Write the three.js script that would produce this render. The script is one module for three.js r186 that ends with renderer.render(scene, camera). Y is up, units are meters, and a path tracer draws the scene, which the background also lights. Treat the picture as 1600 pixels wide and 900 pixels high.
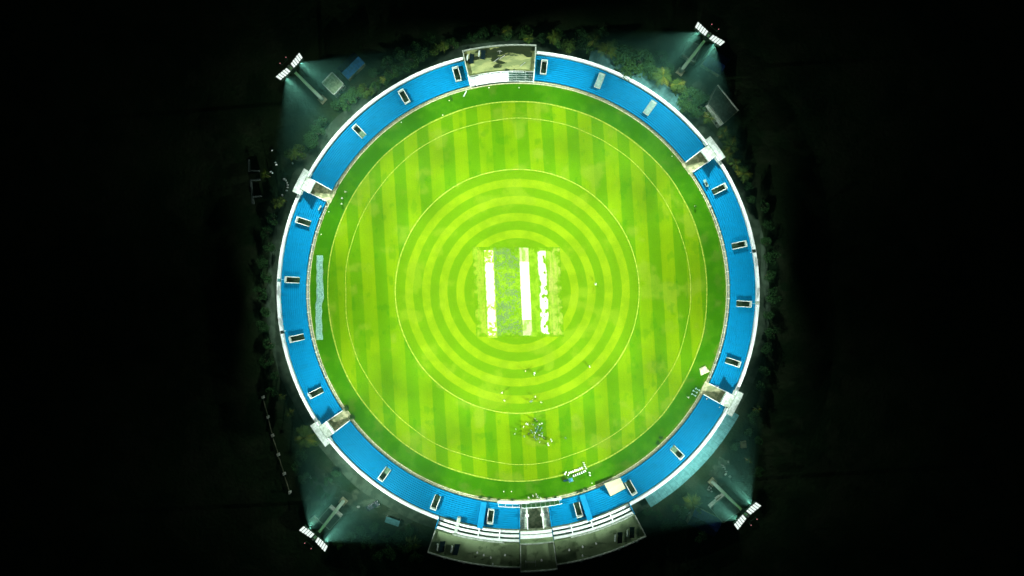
import * as THREE from 'three';
import { mergeGeometries, mergeVertices } from 'three/addons/utils/BufferGeometryUtils.js';
import { MarchingCubes } from 'three/addons/objects/MarchingCubes.js';

// ---------- camera, night sky, moon, exposure ----------
const S = 0.22, H = 240;                       // metres on the ground per photograph pixel, drone height
const scene = new THREE.Scene();
const camera = new THREE.PerspectiveCamera(2 * Math.atan(450 * S / H) * 180 / Math.PI, 16 / 9, 1, 3000);
camera.position.set(0, H, 0); camera.up.set(0, 0, -1); camera.lookAt(0, 0, 0);
const skyData = new Float32Array(64 * 32 * 4);
for (let i = 0; i < 64 * 32; i++) skyData.set([0.0008, 0.0016, 0.0016, 1], i * 4);
const sky = new THREE.DataTexture(skyData, 64, 32, THREE.RGBAFormat, THREE.FloatType);
sky.mapping = THREE.EquirectangularReflectionMapping; sky.magFilter = THREE.LinearFilter; sky.needsUpdate = true;
scene.background = sky; scene.environment = sky; scene.environmentIntensity = 1;
const moon = new THREE.DirectionalLight(0xcfe6ff, 0.02);
moon.position.set(80, 200, -60); moon.castShadow = true; moon.shadow.radius = 1;
Object.assign(moon.shadow.camera, { left: -200, right: 200, top: 150, bottom: -150, near: 1, far: 500 });
scene.add(moon, moon.target);
const LAMP_COLOR = new THREE.Color(0.86, 1.0, 0.95);
// the aims of each lamp bank: [candela, half angle, softness, metres ahead, metres sideways]: wash at the foot, throw along the stands, throws to the middle and the near grass
const AIMS = [['wash', 7300, 51.5, 1, 36, 0.5], ['side', 38700, 23.4, 1, 47.4, 44], ['far', 55300, 17.3, 1, 80, 16.9], ['near', 21400, 27.8, 0.88, 60, 12.3]];
scene.fog = new THREE.FogExp2(new THREE.Color(0.32, 1.0, 0.76), 0.00021);
const renderer = new THREE.WebGLRenderer({ antialias: true });
renderer.toneMapping = THREE.LinearToneMapping; renderer.toneMappingExposure = 1.16;
renderer.shadowMap.enabled = true;

// ---------- helpers ----------
const { cos, sin, PI, max, min, abs, floor, hypot, sqrt } = Math;
function rng(seed) { let s = seed | 0; return () => { s = (s + 0x6d2b79f5) | 0; let t = Math.imul(s ^ (s >>> 15), 1 | s); t = (t + Math.imul(t ^ (t >>> 7), 61 | t)) ^ t; return ((t ^ (t >>> 14)) >>> 0) / 4294967296; }; }
const D = PI / 180;
const CPX = 809.4, CPY = 456, CX = (CPX - 800) * S, CZ = (CPY - 450) * S;   // centre of the bowl
const at = (px, py, h = 0) => new THREE.Vector3((px - 800) * S * (1 - h / H), h, (py - 450) * S * (1 - h / H));
const ang = (px, py) => Math.atan2(py - CPY, px - CPX);
const rad = (p, h = 0) => p * S * (1 - h / H);
const pol = (r, a, y = 0) => new THREE.Vector3(CX + r * cos(a), y, CZ + r * sin(a));
const counts = {};
function numbered(n) { counts[n] = (counts[n] ?? -1) + 1; return counts[n] ? `${n}_${String(counts[n]).padStart(3, '0')}` : n; }
function shade(o) { o.traverse(m => { if (m.isMesh) { m.castShadow = true; m.receiveShadow = true; } }); return o; }
function thing(name, label, category, pos, turn = 0, group) {
  const o = new THREE.Group(); o.name = numbered(name); scene.add(o);
  if (pos) o.position.copy(pos); o.rotation.y = turn;
  o.userData = { label, category }; if (group) o.userData.group = group;
  return o;
}
function part(name, geo, mat, parent, pos, turn) {
  const m = new THREE.Mesh(geo, mat); m.name = name; m.castShadow = m.receiveShadow = true;
  if (pos) m.position.set(pos[0], pos[1], pos[2]); if (turn) m.rotation.set(turn[0], turn[1], turn[2]);
  parent.add(m); return m;
}
function single(name, geo, mat, label, category, group, pos, turn) {
  const m = part(numbered(name), geo, mat, scene, pos, turn); m.userData = { label, category }; if (group) m.userData.group = group; return m;
}
function struct(name, geo, mat, parent = scene) { const m = part(parent === scene ? numbered(name) : name, geo, mat, parent); if (parent === scene) m.userData.kind = 'structure'; return m; }
function copyOf(o, pos, turn, label, group) {
  const c = o.clone(); c.name = numbered(o.name.replace(/_\d{3}$/, '')); scene.add(c); c.userData = { ...o.userData };
  c.position.copy(pos); c.rotation.y = turn; if (label) c.userData.label = label; if (group) c.userData.group = group; return c;
}
// uv in metres from the face normals
function metric(g0) {
  const g = g0.index ? g0.toNonIndexed() : g0; g.computeVertexNormals();
  const p = g.attributes.position, n = g.attributes.normal, uv = new Float32Array(p.count * 2);
  for (let i = 0; i < p.count; i++) {
    const ax = abs(n.getX(i)), ay = abs(n.getY(i)), az = abs(n.getZ(i)), x = p.getX(i), y = p.getY(i), z = p.getZ(i);
    if (ay >= ax && ay >= az) { uv[2 * i] = x; uv[2 * i + 1] = z; } else if (ax >= az) { uv[2 * i] = z; uv[2 * i + 1] = y; } else { uv[2 * i] = x; uv[2 * i + 1] = y; }
  }
  g.setAttribute('uv', new THREE.BufferAttribute(uv, 2)); return g;
}
const box = (w, h, d, x = 0, y = 0, z = 0, ry = 0) => metric(new THREE.BoxGeometry(w, h, d).rotateY(ry).translate(x, y, z));
const cyl = (r0, r1, h, x = 0, y = 0, z = 0, n = 10) => { const g = new THREE.CylinderGeometry(r1, r0, h, n).translate(x, y + h / 2, z); return g; };
const merge = (l) => mergeGeometries(l.map(g => { const q = g.index ? g.toNonIndexed() : g; for (const k of Object.keys(q.attributes)) if (!['position', 'normal', 'uv'].includes(k)) q.deleteAttribute(k); return q; }));
function tri(quads) {             // list of [a,b,c,d] Vector3 quads or [a,b,c]
  const v = []; for (const q of quads) { v.push(q[0], q[1], q[2]); if (q[3]) v.push(q[0], q[2], q[3]); }
  const g = new THREE.BufferGeometry(), a = new Float32Array(v.length * 3); v.forEach((p, i) => a.set([p.x, p.y, p.z], i * 3));
  g.setAttribute('position', new THREE.BufferAttribute(a, 3)); return metric(g);
}
// a closed profile [[r, y] ...] (counter-clockwise in r,y) swept round the bowl's centre
function sweep(profile, a0, a1, step = 1.5 * D, wob) {
  const n = max(1, Math.ceil((a1 - a0) / step)), q = [], P = (p, a) => pol(p[0] + (wob ? wob(a) : 0), a, p[1]);
  for (let i = 0; i < n; i++) {
    const s = a0 + (a1 - a0) * i / n, e = a0 + (a1 - a0) * (i + 1) / n;
    for (let k = 0; k < profile.length; k++) { const p = profile[k], w = profile[(k + 1) % profile.length]; q.push([P(p, s), P(w, s), P(w, e), P(p, e)]); }
  }
  if (a1 - a0 < 2 * PI - 1e-6) for (let k = 1; k < profile.length - 1; k++) {
    q.push([P(profile[0], a0), P(profile[k + 1], a0), P(profile[k], a0)]); q.push([P(profile[0], a1), P(profile[k], a1), P(profile[k + 1], a1)]);
  }
  return tri(q);
}
const arcBox = (r0, r1, y0, y1, a0, a1, st) => sweep([[r0, y0], [r0, y1], [r1, y1], [r1, y0]], a0, a1, st);
function annulus(r0, r1, y, a0, a1, n, wob = () => 0) {
  const q = []; for (let i = 0; i < n; i++) { const s = a0 + (a1 - a0) * i / n, e = a0 + (a1 - a0) * (i + 1) / n; q.push([pol(r0 + wob(s), s, y), pol(r0 + wob(e), e, y), pol(r1 + wob(e), e, y), pol(r1 + wob(s), s, y)]); }
  return tri(q);
}
// a prism over a ground polygon of points (x,z world)
function prism(pts, y0, y1) {
  const q = [], n = pts.length;
  let area = 0; for (let i = 0; i < n; i++) { const a = pts[i], b = pts[(i + 1) % n]; area += a.x * b.z - b.x * a.z; }
  const P = area > 0 ? [...pts].reverse() : pts, V = (p, y) => new THREE.Vector3(p.x, y, p.z);
  for (let i = 0; i < n; i++) { const a = P[i], b = P[(i + 1) % n]; q.push([V(a, y0), V(b, y0), V(b, y1), V(a, y1)]); }
  for (let k = 1; k < n - 1; k++) { q.push([V(P[0], y1), V(P[k], y1), V(P[k + 1], y1)]); q.push([V(P[0], y0), V(P[k + 1], y0), V(P[k], y0)]); }
  return tri(q);
}
const bar = (a, b, w, h) => { // bar between two points, w wide, h tall, top at the points
  const d = new THREE.Vector3().subVectors(b, a), L = d.length(), g = new THREE.BoxGeometry(L, h, w);
  metric(g); const m = new THREE.Matrix4().makeBasis(d.clone().normalize(), new THREE.Vector3(0, 1, 0), new THREE.Vector3().crossVectors(d, new THREE.Vector3(0, 1, 0)).normalize());
  const mid = a.clone().add(b).multiplyScalar(0.5); mid.y -= h / 2; return metric(g.toNonIndexed().applyMatrix4(m).translate(mid.x, mid.y, mid.z)); };
const tubeBetween = (a, b, r, n = 6) => { const d = new THREE.Vector3().subVectors(b, a), L = d.length(), g = new THREE.CylinderGeometry(r, r, L, n);
  g.applyQuaternion(new THREE.Quaternion().setFromUnitVectors(new THREE.Vector3(0, 1, 0), d.normalize())); const c = a.clone().add(b).multiplyScalar(0.5); return g.translate(c.x, c.y, c.z); };

// ---------- noise and textures ----------
const lat = new Float32Array(65536); { const r = rng(77); for (let i = 0; i < 65536; i++) lat[i] = r(); }
function vn(x, y, per) {
  const xi = floor(x), yi = floor(y), fx = x - xi, fy = y - yi, u = fx * fx * (3 - 2 * fx), v = fy * fy * (3 - 2 * fy);
  const w = (i, j) => { if (per) { i = ((i % per) + per) % per; j = ((j % per) + per) % per; } return lat[((i & 255) + ((j & 255) << 8)) & 65535]; };
  const a = w(xi, yi), b = w(xi + 1, yi), c = w(xi, yi + 1), d = w(xi + 1, yi + 1);
  return a + (b - a) * u + (c - a) * v + (a - b - c + d) * u * v;
}
const fbm = (x, y, o = 4, per = 0) => { let s = 0, w = 0.5, t = 0, f = 1; for (let k = 0; k < o; k++) { s += w * vn(x * f + k * 17, y * f + k * 31, per ? per * f : 0); t += w; w *= 0.5; f *= 2; } return s / t; };
const toS = (c) => { c = max(0, min(1, c)); return 255 * (c <= 0.0031308 ? 12.92 * c : 1.055 * Math.pow(c, 1 / 2.4) - 0.055); };
function texture(w, h, fn, repeat) {
  const d = new Uint8Array(w * h * 4);
  for (let j = 0; j < h; j++) for (let i = 0; i < w; i++) { const c = fn((i + 0.5) / w, (j + 0.5) / h), o = (j * w + i) * 4; d[o] = toS(c[0]); d[o + 1] = toS(c[1]); d[o + 2] = toS(c[2]); d[o + 3] = 255; }
  const t = new THREE.DataTexture(d, w, h); t.colorSpace = THREE.SRGBColorSpace; t.magFilter = THREE.LinearFilter; t.minFilter = THREE.LinearFilter;
  t.wrapS = t.wrapT = THREE.RepeatWrapping; if (repeat) t.repeat.set(1 / repeat, 1 / repeat); t.needsUpdate = true; return t;
}
function heightTex(n, fn, repeat) {
  const d = new Uint8Array(n * n * 4);
  for (let j = 0; j < n; j++) for (let i = 0; i < n; i++) { const v = max(0, min(255, 255 * fn((i + 0.5) / n, (j + 0.5) / n))); d.set([v, v, v, 255], (j * n + i) * 4); }
  const t = new THREE.DataTexture(d, n, n); t.magFilter = THREE.LinearFilter; t.wrapS = t.wrapT = THREE.RepeatWrapping; if (repeat) t.repeat.set(1 / repeat, 1 / repeat); t.needsUpdate = true; return t;
}
const mix = (a, b, t) => [a[0] + (b[0] - a[0]) * t, a[1] + (b[1] - a[1]) * t, a[2] + (b[2] - a[2]) * t];
const mul = (a, k) => [a[0] * k, a[1] * k, a[2] * k];
const smooth = (a, b, x) => { const t = max(0, min(1, (x - a) / (b - a))); return t * t * (3 - 2 * t); };
const lin = (r, g, b, rough = 0.85, o = {}) => new THREE.MeshPhysicalMaterial({ color: new THREE.Color().setRGB(r, g, b), roughness: rough, specularIntensity: rough > 0.5 ? 0.25 : 1, ...o });
// mottled material: base colour varied by tiled noise
function mottled(base, alt, tile, amount = 1, rough = 0.9, grain = 0.15, size = 256, lo = 0.35, hi = 0.7) {
  return new THREE.MeshPhysicalMaterial({ specularIntensity: 0.15, roughness: rough, map: texture(size, size, (u, v) => {
    const a = smooth(lo, hi, fbm(u * 8, v * 8, 5, 8)) * amount, g = 1 + grain * (vn(u * size / 2, v * size / 2, size / 2) - 0.5) * 2;
    return mul(mix(base, alt, a), g); }, tile) });
}
const M = {
  blue: new THREE.MeshPhysicalMaterial({ specularIntensity: 0.03, roughness: 0.75, map: texture(512, 512, (u, v) => {
    const a = fbm(u * 16, v * 16, 5, 16), s = smooth(0.55, 0.8, fbm(u * 6 + 3, v * 24, 4, 0)); const g = 0.9 + 0.2 * a + 0.06 * (vn(u * 256, v * 256, 256) - 0.5);
    return mul(mix([0.001, 0.136, 0.275], [0.003, 0.110, 0.21], s * 0.35), g); }, 17) }),
  blueLight: mottled([0.003, 0.19, 0.36], [0.006, 0.15, 0.30], 7, 0.6, 0.7, 0.08),
  white: mottled([0.78, 0.82, 0.79], [0.62, 0.67, 0.63], 5, 0.7, 0.7, 0.06),
  whiteDirty: mottled([0.42, 0.47, 0.40], [0.25, 0.29, 0.22], 4, 0.9, 0.8, 0.12),
  concrete: mottled([0.27, 0.28, 0.17], [0.17, 0.18, 0.10], 6, 1, 0.9, 0.2),
  concreteDark: mottled([0.14, 0.16, 0.10], [0.07, 0.09, 0.05], 5, 1, 0.92, 0.2),
  path: mottled([0.36, 0.35, 0.21], [0.22, 0.22, 0.12], 3, 1, 0.9, 0.3),
  soil: mottled([0.22, 0.15, 0.055], [0.13, 0.10, 0.03], 2.5, 1, 0.95, 0.35),
  gatefloor: mottled([0.40, 0.38, 0.22], [0.20, 0.22, 0.11], 7, 1, 0.92, 0.3, 256, 0.4, 0.62),
  roof: new THREE.MeshPhysicalMaterial({ specularIntensity: 0.1, roughness: 0.9, map: texture(512, 512, (u, v) => {
    const a = smooth(0.35, 0.7, fbm(u * 6, v * 6, 5, 6)), b = smooth(0.58, 0.7, fbm(u * 10 + 9, v * 10, 5, 0)); return mul(mix(mix([0.20, 0.27, 0.14], [0.13, 0.18, 0.09], a), [0.05, 0.075, 0.03], b * 0.6), 0.9 + 0.2 * vn(u * 200, v * 200)); }, 26) }),
  teal: mottled([0.075, 0.215, 0.215], [0.05, 0.155, 0.155], 6, 0.9, 0.75, 0.1),
  dark: lin(0.012, 0.02, 0.014, 0.6), glass: lin(0.012, 0.02, 0.02, 0.15), metal: lin(0.28, 0.33, 0.30, 0.45, { metalness: 0.5 }), steel: lin(0.30, 0.34, 0.31, 0.55),
  bark: mottled([0.09, 0.075, 0.045], [0.05, 0.045, 0.025], 1, 1, 0.95, 0.3, 64),
  plastic: lin(0.72, 0.74, 0.70, 0.5), seat: lin(0.012, 0.05, 0.03, 0.6), sheet: null,
};
console.log('materials');

// ---------- ground ----------
const groundMap = texture(1024, 1024, (u, v) => {
  const a = fbm(u * 10, v * 10, 6, 10), b = smooth(0.5, 0.68, fbm(u * 20 + 5, v * 20, 5, 20)), g = 0.75 + 0.5 * vn(u * 512, v * 512, 512);
  return mul(mix(mix([0.008, 0.020, 0.007], [0.016, 0.030, 0.011], smooth(0.3, 0.7, a)), [0.028, 0.036, 0.018], b * 0.5), g); }, 110);
const groundMat = new THREE.MeshPhysicalMaterial({ specularIntensity: 0.05, map: groundMap, roughness: 1, bumpMap: heightTex(256, (u, v) => fbm(u * 32, v * 32, 4, 32), 30), bumpScale: 0.12 });
struct('ground', metric(new THREE.PlaneGeometry(1400, 1400, 1, 1).rotateX(-PI / 2)), groundMat);
const pavedMat = mottled([0.045, 0.072, 0.045], [0.024, 0.040, 0.024], 14, 1, 0.95, 0.25, 512);
struct('concourse', annulus(80.2, 86.6, 0.012, 0, 2 * PI, 240, a => 0.35 * sin(a * 9) + 0.2 * sin(a * 23)), pavedMat);
// dusty yards beside the flood lights
const yardMat = mottled([0.055, 0.078, 0.046], [0.022, 0.036, 0.02], 16, 1, 1, 0.35, 512, 0.3, 0.6);
for (const [px, py, rx, ry, seed] of [[558, 786, 34, 20, 1], [500, 765, 22, 30, 2], [1130, 742, 24, 22, 3], [470, 262, 14, 22, 5], [1105, 130, 20, 18, 6], [700, 100, 22, 8, 7], [640, 800, 40, 18, 8]]) {
  const r = rng(seed), n = 90, c = at(px, py), k = r() * 9, pts = [];
  for (let i = 0; i < n; i++) { const a = i / n * 2 * PI, w = 0.35 + 1.2 * fbm(cos(a) * 3 + k, sin(a) * 3 + k, 4); pts.push(new THREE.Vector3(c.x + cos(a) * rx * S * w, 0.008 + seed * 0.0003, c.z + sin(a) * ry * S * w)); }
  const q = []; for (let i = 0; i < n; i++) q.push([new THREE.Vector3(c.x, 0.008 + seed * 0.0003, c.z), pts[(i + 1) % n], pts[i]]);
  struct('dirt_yard', tri(q), yardMat);
}

// ---------- playing field ----------
const FIELD_R = 71.6, FY = 0.05;
const OUT = [0.021, 0.090, 0.0008], DARK = [0.050, 0.126, 0.0009], LIGHT = [0.090, 0.158, 0.0011];
const frac = x => x - floor(x);
const fieldMap = texture(2048, 2048, (u, v) => {
  const X = (u - 0.5) * 2 * FIELD_R + CX, Z = (v - 0.5) * 2 * FIELD_R + CZ, x = 800 + X / S, y = 450 + Z / S;
  const d = hypot(x - 808.5, y - 455), big = fbm(x / 60, y / 60, 4), mid = fbm(x / 14 + 40, y / 14, 4), fine = vn(x * 2.2, y * 2.2), w = (fbm(x / 9, y / 9, 2) - 0.5) * 1.6;
  let c;
  if (d > 297.5) {
    c = mix(OUT, [0.035, 0.11, 0.002], smooth(0.4, 0.75, mid) * 0.6);
    const wear = smooth(0.6, 0.78, fbm(x / 22 + 7, y / 22 + 3, 5)); c = mix(c, [0.06, 0.10, 0.010], wear * 0.4);
    if (d + w * 4 > 323.5) c = mix(c, [0.10, 0.115, 0.015], 0.4 * smooth(0.35, 0.55, fine));
  } else if (d > 190) {
    const s = x - 0.06 * (y - 456) + w * 0.5, f = frac((s - 528) / 39.1) * 39.1, m = smooth(-0.5, 0.5, f) * (1 - smooth(20.2, 21.2, f)) + smooth(38.6, 39.6, f);
    const streak = vn(s * 1.3, y / 90);
    c = mix(DARK, LIGHT, m * (0.86 + 0.2 * streak) * (0.6 + 0.4 * smooth(0.25, 0.6, big)));
    c = mix(c, [0.115, 0.165, 0.01], smooth(0.58, 0.75, fbm(x / 30 + 11, y / 30, 4)) * 0.45);
    c = mix(c, [0.02, 0.10, 0.001], smooth(0.62, 0.78, fbm(x / 12 + 90, y / 20, 4)) * 0.35);
  } else {
    const f = frac((d + w * 0.7 - 83) / 26.6) * 26.6, m = d < 82 ? 0 : smooth(-0.5, 0.5, f) * (1 - smooth(12.2, 13.2, f)) + smooth(26.1, 27.1, f);
    c = mix([0.059, 0.127, 0.001], [0.100, 0.160, 0.002], m * (0.8 + 0.35 * smooth(0.3, 0.7, mid)));
    c = mix(c, [0.12, 0.175, 0.006], smooth(0.56, 0.74, fbm(x / 26 + 3, y / 26, 4)) * 0.4);
  }
  return mul(c, 0.84 + 0.18 * fine + 0.16 * mid);
});
const fieldMat = new THREE.MeshPhysicalMaterial({ specularIntensity: 0, map: fieldMap, roughness: 1, bumpMap: heightTex(256, (u, v) => fbm(u * 64, v * 64, 3, 64), 0), bumpScale: 0.02 });
fieldMat.bumpMap.repeat.set(14, 14);
{ const g = new THREE.CircleGeometry(FIELD_R, 180).rotateX(-PI / 2), uv = g.attributes.uv, p = g.attributes.position;
  for (let i = 0; i < p.count; i++) uv.setXY(i, p.getX(i) / FIELD_R / 2 + 0.5, p.getZ(i) / FIELD_R / 2 + 0.5);
  struct('field', g.translate(CX, FY, CZ), fieldMat); }
const lineMat = mottled([0.20, 0.235, 0.035], [0.12, 0.18, 0.015], 4, 1, 1, 0.2, 128);
const off = (808.5 - CPX) * S;
const ringLine = (r, w, k, amp) => { const g = annulus(rad(r) - w / 2, rad(r) + w / 2, FY + 0.006, 0, 2 * PI, 360, a => amp * (fbm(cos(a) * k + 5, sin(a) * k + 5, 2) - 0.5)); return g.translate(off, 0, -1 * S); };
struct('boundary_line', ringLine(296.5, 0.36, 4, 0.7), lineMat);
struct('boundary_line', ringLine(270, 0.24, 5, 0.9), lineMat);
struct('fielding_circle', ringLine(190.5, 0.30, 2, 0.3), lineMat);

// the square with its pitches
const lean = 0.045;
function turf(name, x0, x1, y0, y1, y, fn, n = 512) {
  const V = (u, v) => { const yy = y0 + (y1 - y0) * v, xx = x0 + (x1 - x0) * u + lean * (yy - 456), p = at(xx, yy); p.y = y; return p; };
  const g = tri([[V(0, 0), V(0, 1), V(1, 1), V(1, 0)]]), uv = new Float32Array([0, 0, 0, 1, 1, 1, 0, 0, 1, 1, 1, 0]); g.setAttribute('uv', new THREE.BufferAttribute(uv, 2));
  const m = new THREE.MeshPhysicalMaterial({ specularIntensity: 0, roughness: 1, map: texture(floor(n * max(0.1, (x1 - x0) / (y1 - y0))), n, (u, v) => fn(u, v, x0 + (x1 - x0) * u, y0 + (y1 - y0) * v)) });
  return struct(name, g, m);
}
const TURF = [0.07, 0.145, 0.003], CLAY = [0.42, 0.44, 0.29], GREY = [0.062, 0.105, 0.028];
turf('pitch_square', 741, 878, 386, 526, FY + 0.005, (u, v, x, y) => {
  const n = fbm(x / 6, y / 6, 5), f = fbm(x / 1.6 + 30, y / 1.6, 3);
  let c = mix(TURF, [0.10, 0.175, 0.006], smooth(0.35, 0.65, n));
  if (x < 757) c = mix(c, [0.125, 0.165, 0.012], 0.3 + 0.7 * smooth(0.4, 0.7, fbm(x / 3, y / 22, 4)));
  if (x > 774 && x < 815) { const e = 1 - smooth(774, 815, x) * 0.45 + smooth(470, 525, y) * 0.25; c = mix(c, GREY, smooth(0.47, 0.6, f + (fbm(x / 14, y / 9 + 4, 4) - 0.5) * 0.9 + (e - 0.85) * 0.35)); }
  if (x > 858) c = mix(c, [0.16, 0.18, 0.03], (0.25 + 0.7 * smooth(0.4, 0.65, fbm(x / 2, y / 26 + 9, 4))) * (0.6 + 0.4 * smooth(0.3, 0.6, fbm(x / 9, y / 9, 3))));
  const edge = min(u, 1 - u, v, 1 - v) * 14 + (n - 0.5) * 2.4; c = mix([0.059, 0.127, 0.001], c, smooth(0, 0.8, edge));
  return mul(c, 0.8 + 0.4 * f);
}, 768);
turf('pitch_strip', 759, 774, 391, 528, FY + 0.010, (u, v, x, y) => {
  const n = fbm(x / 2.5 + 8, y / 3, 4), solid = smooth(409, 413, y) * (1 - smooth(470, 480, y)) + smooth(483, 487, y) * (1 - smooth(501, 505, y));
  let k = max(solid, smooth(0.5, 0.62, n) * (y < 525 ? 0.9 : 0)); k *= smooth(0, 0.22, min(u, 1 - u) + (n - 0.5) * 0.25); return mul(mix([0.13, 0.19, 0.012], CLAY, k), 0.92 + 0.16 * fbm(x, y, 2)); });
turf('pitch_strip', 813.5, 829, 387, 524, FY + 0.010, (u, v, x, y) => {
  const n = fbm(x / 3, y / 9 + 2, 4), k = max(smooth(408.5, 409.5, y) * (1 - smooth(499, 500, y)), 0.06 + 0.24 * smooth(0.45, 0.6, n)); return mul(mix([0.11, 0.165, 0.012], mul(CLAY, 1.05), k * smooth(0, 0.10, min(u, 1 - u) + (n - 0.5) * 0.06)), 0.95 + 0.1 * fbm(x, y, 2)); });
turf('pitch_strip', 842, 856, 392, 522, FY + 0.010, (u, v, x, y) => {
  const n = fbm(x / 4 + 4, y / 6, 4); let k = smooth(0.42, 0.52, n + 0.08 - abs(u - 0.4) * 0.25 + 0.08 * smooth(470, 430, y)); return mul(mix(TURF, CLAY, k * smooth(0, 0.25, min(u, 1 - u) + (n - 0.5) * 0.4)), 0.9 + 0.2 * fbm(x, y, 2)); });

// kerb, drain and dirt strip round the field
const F0 = 0;
struct('field_kerb', sweep([[rad(325), 0], [rad(325), 0.16], [rad(326.6), 0.16], [rad(326.6), 0]], 0, 2 * PI, 1.5 * D), M.path);
struct('drain_path', sweep([[rad(327.6), 0], [rad(327.6), 0.18], [rad(330), 0.18], [rad(330), 0]], 0, 2 * PI, 1.5 * D), M.path);
struct('drain_bed', annulus(rad(326.6), rad(327.6), 0.03, 0, 2 * PI, 240), M.concreteDark);
struct('dirt_strip', annulus(rad(329.9), rad(334), 0.10, 0, 2 * PI, 240, a => 0.05 * sin(a * 60)), M.soil);
console.log('field');

// ---------- terraced stands ----------
const ROWS = 12, R0 = 72.72, TREAD = 0.6, Y0 = 1.2, RISE = 0.31, RB = R0 + ROWS * TREAD;   // RB 79.92
const rowY = i => Y0 + i * RISE, slopeY = r => Y0 + (r - R0) / TREAD * RISE;
const GH = 1.74 * D;
const gateA = { tl: ang(494, 295.4), tr: ang(1095, 248), br: ang(1122.5, 617.5), bl: ang(524.5, 661) };
const PAV = [-103.1 * D, -85.75 * D], TUN = [81.9 * D, 89.6 * D], PAVB = [62.4 * D, 109.2 * D];
const nrm = a => { while (a < -PI) a += 2 * PI; while (a >= PI) a -= 2 * PI; return a; };
// plate standing in a radial plane: polygon of [r, y], thick across, turned to angle a
function radialPlate(poly, thick, shift = 0) {
  const s = new THREE.Shape(poly.map(p => new THREE.Vector2(p[0], p[1]))), g = new THREE.ExtrudeGeometry(s, { depth: thick, bevelEnabled: false, steps: 1 }); return metric(g.translate(0, 0, shift - thick / 2));
}
const VH = 0.0146, VR = [R0 + 3 * TREAD, R0 + 10 * TREAD];
const vomWall = radialPlate([[VR[0], 1.0], [VR[1], 1.0], [VR[1], 5.2], [VR[0] + 0.6, 3.35], [VR[0], 2.95]], 0.24);
const vomBack = box(0.34, 1.7, 1.64, VR[1] - 0.17, 4.35, 0), vomFront = box(0.3, 1.2, 1.64, VR[0] + 0.15, 2.3, 0), vomFloor = box(5.2, 0.2, 1.64, VR[0] + 2.65, 1.6, 0);
const vomLid = radialPlate([[VR[0] - 0.1, 3.0], [VR[0] + 0.6, 3.40], [VR[1] + 0.15, 5.29], [VR[1] + 0.15, 5.37], [VR[0] + 0.6, 3.48], [VR[0] - 0.1, 3.08]], 2.15);
function stand(a0, a1, vents, label, parapet, ends) {
  const t = thing('terrace_stand', label, 'stand', null, 0, 'blue terraced stands round the field');
  const vs = vents.map(v => ({ a: ang(v[0], v[1]), kind: v[2] || 'open' })).map(v => { while (v.a < a0) v.a += 2 * PI; return v; }).sort((p, q) => p.a - q.a);
  for (let i = 0; i < ROWS; i++) {
    let s = a0; const cuts = i >= 3 && i < 10 ? vs : [];
    for (const v of [...cuts, null]) { const e = v ? v.a - VH : a1; part('terrace_step', arcBox(R0 + i * TREAD, R0 + (i + 1) * TREAD + 0.02, i ? rowY(i) - 0.75 : 0, rowY(i), s, e), M.blue, t); s = v ? v.a + VH : 0; }
  }
  for (const v of vs) {
    const g = new THREE.Group(); g.name = 'vomitory'; g.position.set(CX, 0, CZ); g.rotation.y = -v.a; t.add(g);
    part('side_wall', vomWall, M.slab, g, [0, 0, -0.97]); part('side_wall', vomWall, M.slab, g, [0, 0, 0.97]);
    part('back_wall', vomBack, M.slab, g); part('floor', vomFloor, M.vomFloor, g);
    if (v.kind !== 'open') part('front_wall', vomFront, M.slab, g);
    if (v.kind === 'lid') part('cover_sheet', vomLid, M.lid, g);
  }
  for (const [p, q] of parapet) { part('parapet', arcBox(RB + 0.3, 80.95, 0, 5.7, p, q), M.white, t); part('parapet_coping', arcBox(RB + 0.25, 81.0, 5.7, 5.82, p, q), M.white, t); }
  for (const e of ends) {
    const g = radialPlate([[R0 - 0.05, 0], [RB, 0], [RB, slopeY(RB) + 0.2], [R0 - 0.05, Y0 + 0.35]], 0.26);
    const m = part('end_wall', g, M.white, t); m.position.set(CX, 0, CZ); m.rotation.y = -e;
  }
  return t;
}
M.slab = mottled([0.52, 0.57, 0.52], [0.36, 0.41, 0.35], 4, 1, 0.8, 0.15);
M.vomFloor = mottled([0.10, 0.17, 0.105], [0.055, 0.10, 0.055], 3, 1, 0.95, 0.2);
M.lid = mottled([0.21, 0.30, 0.25], [0.13, 0.22, 0.20], 3, 1, 0.6, 0.08, 128);
const e = 0.13 / 76;
stand(gateA.tl + GH, PAV[0], [[713, 113, 'shut'], [629, 147, 'shut'], [558, 202]], 'bright blue terraced stand between brown gate passage and small pavilion', [[gateA.tl + GH + 1.2 * D, PAV[0] - 0.002]], [gateA.tl + GH - e]);
stand(PAV[1], gateA.tr - GH, [[850, 102, 'shut'], [938, 123, 'lid'], [1017, 166, 'lid']], 'blue terraced stand whose openings have two pale covered lids', [[PAV[1] + 0.002, gateA.tr - GH - 1.2 * D]], [gateA.tr - GH + e]);
stand(gateA.tr + GH, gateA.br - GH, [[1128, 293], [1158, 382], [1166, 475], [1148, 567]], 'darker blue terraced stand facing the crumpled beige sheet', [[gateA.tr + GH + 1.2 * D, gateA.br - GH - 1.2 * D]], [gateA.tr + GH - e, gateA.br - GH + e]);
stand(gateA.br + GH, TUN[0], [[1060, 709], [987, 764], [904, 799]], 'blue terraced stand with beige awning and curved teal roof behind', [[gateA.br + GH + 1.2 * D, PAVB[0] - 0.002]], [gateA.br + GH - e]);
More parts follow.
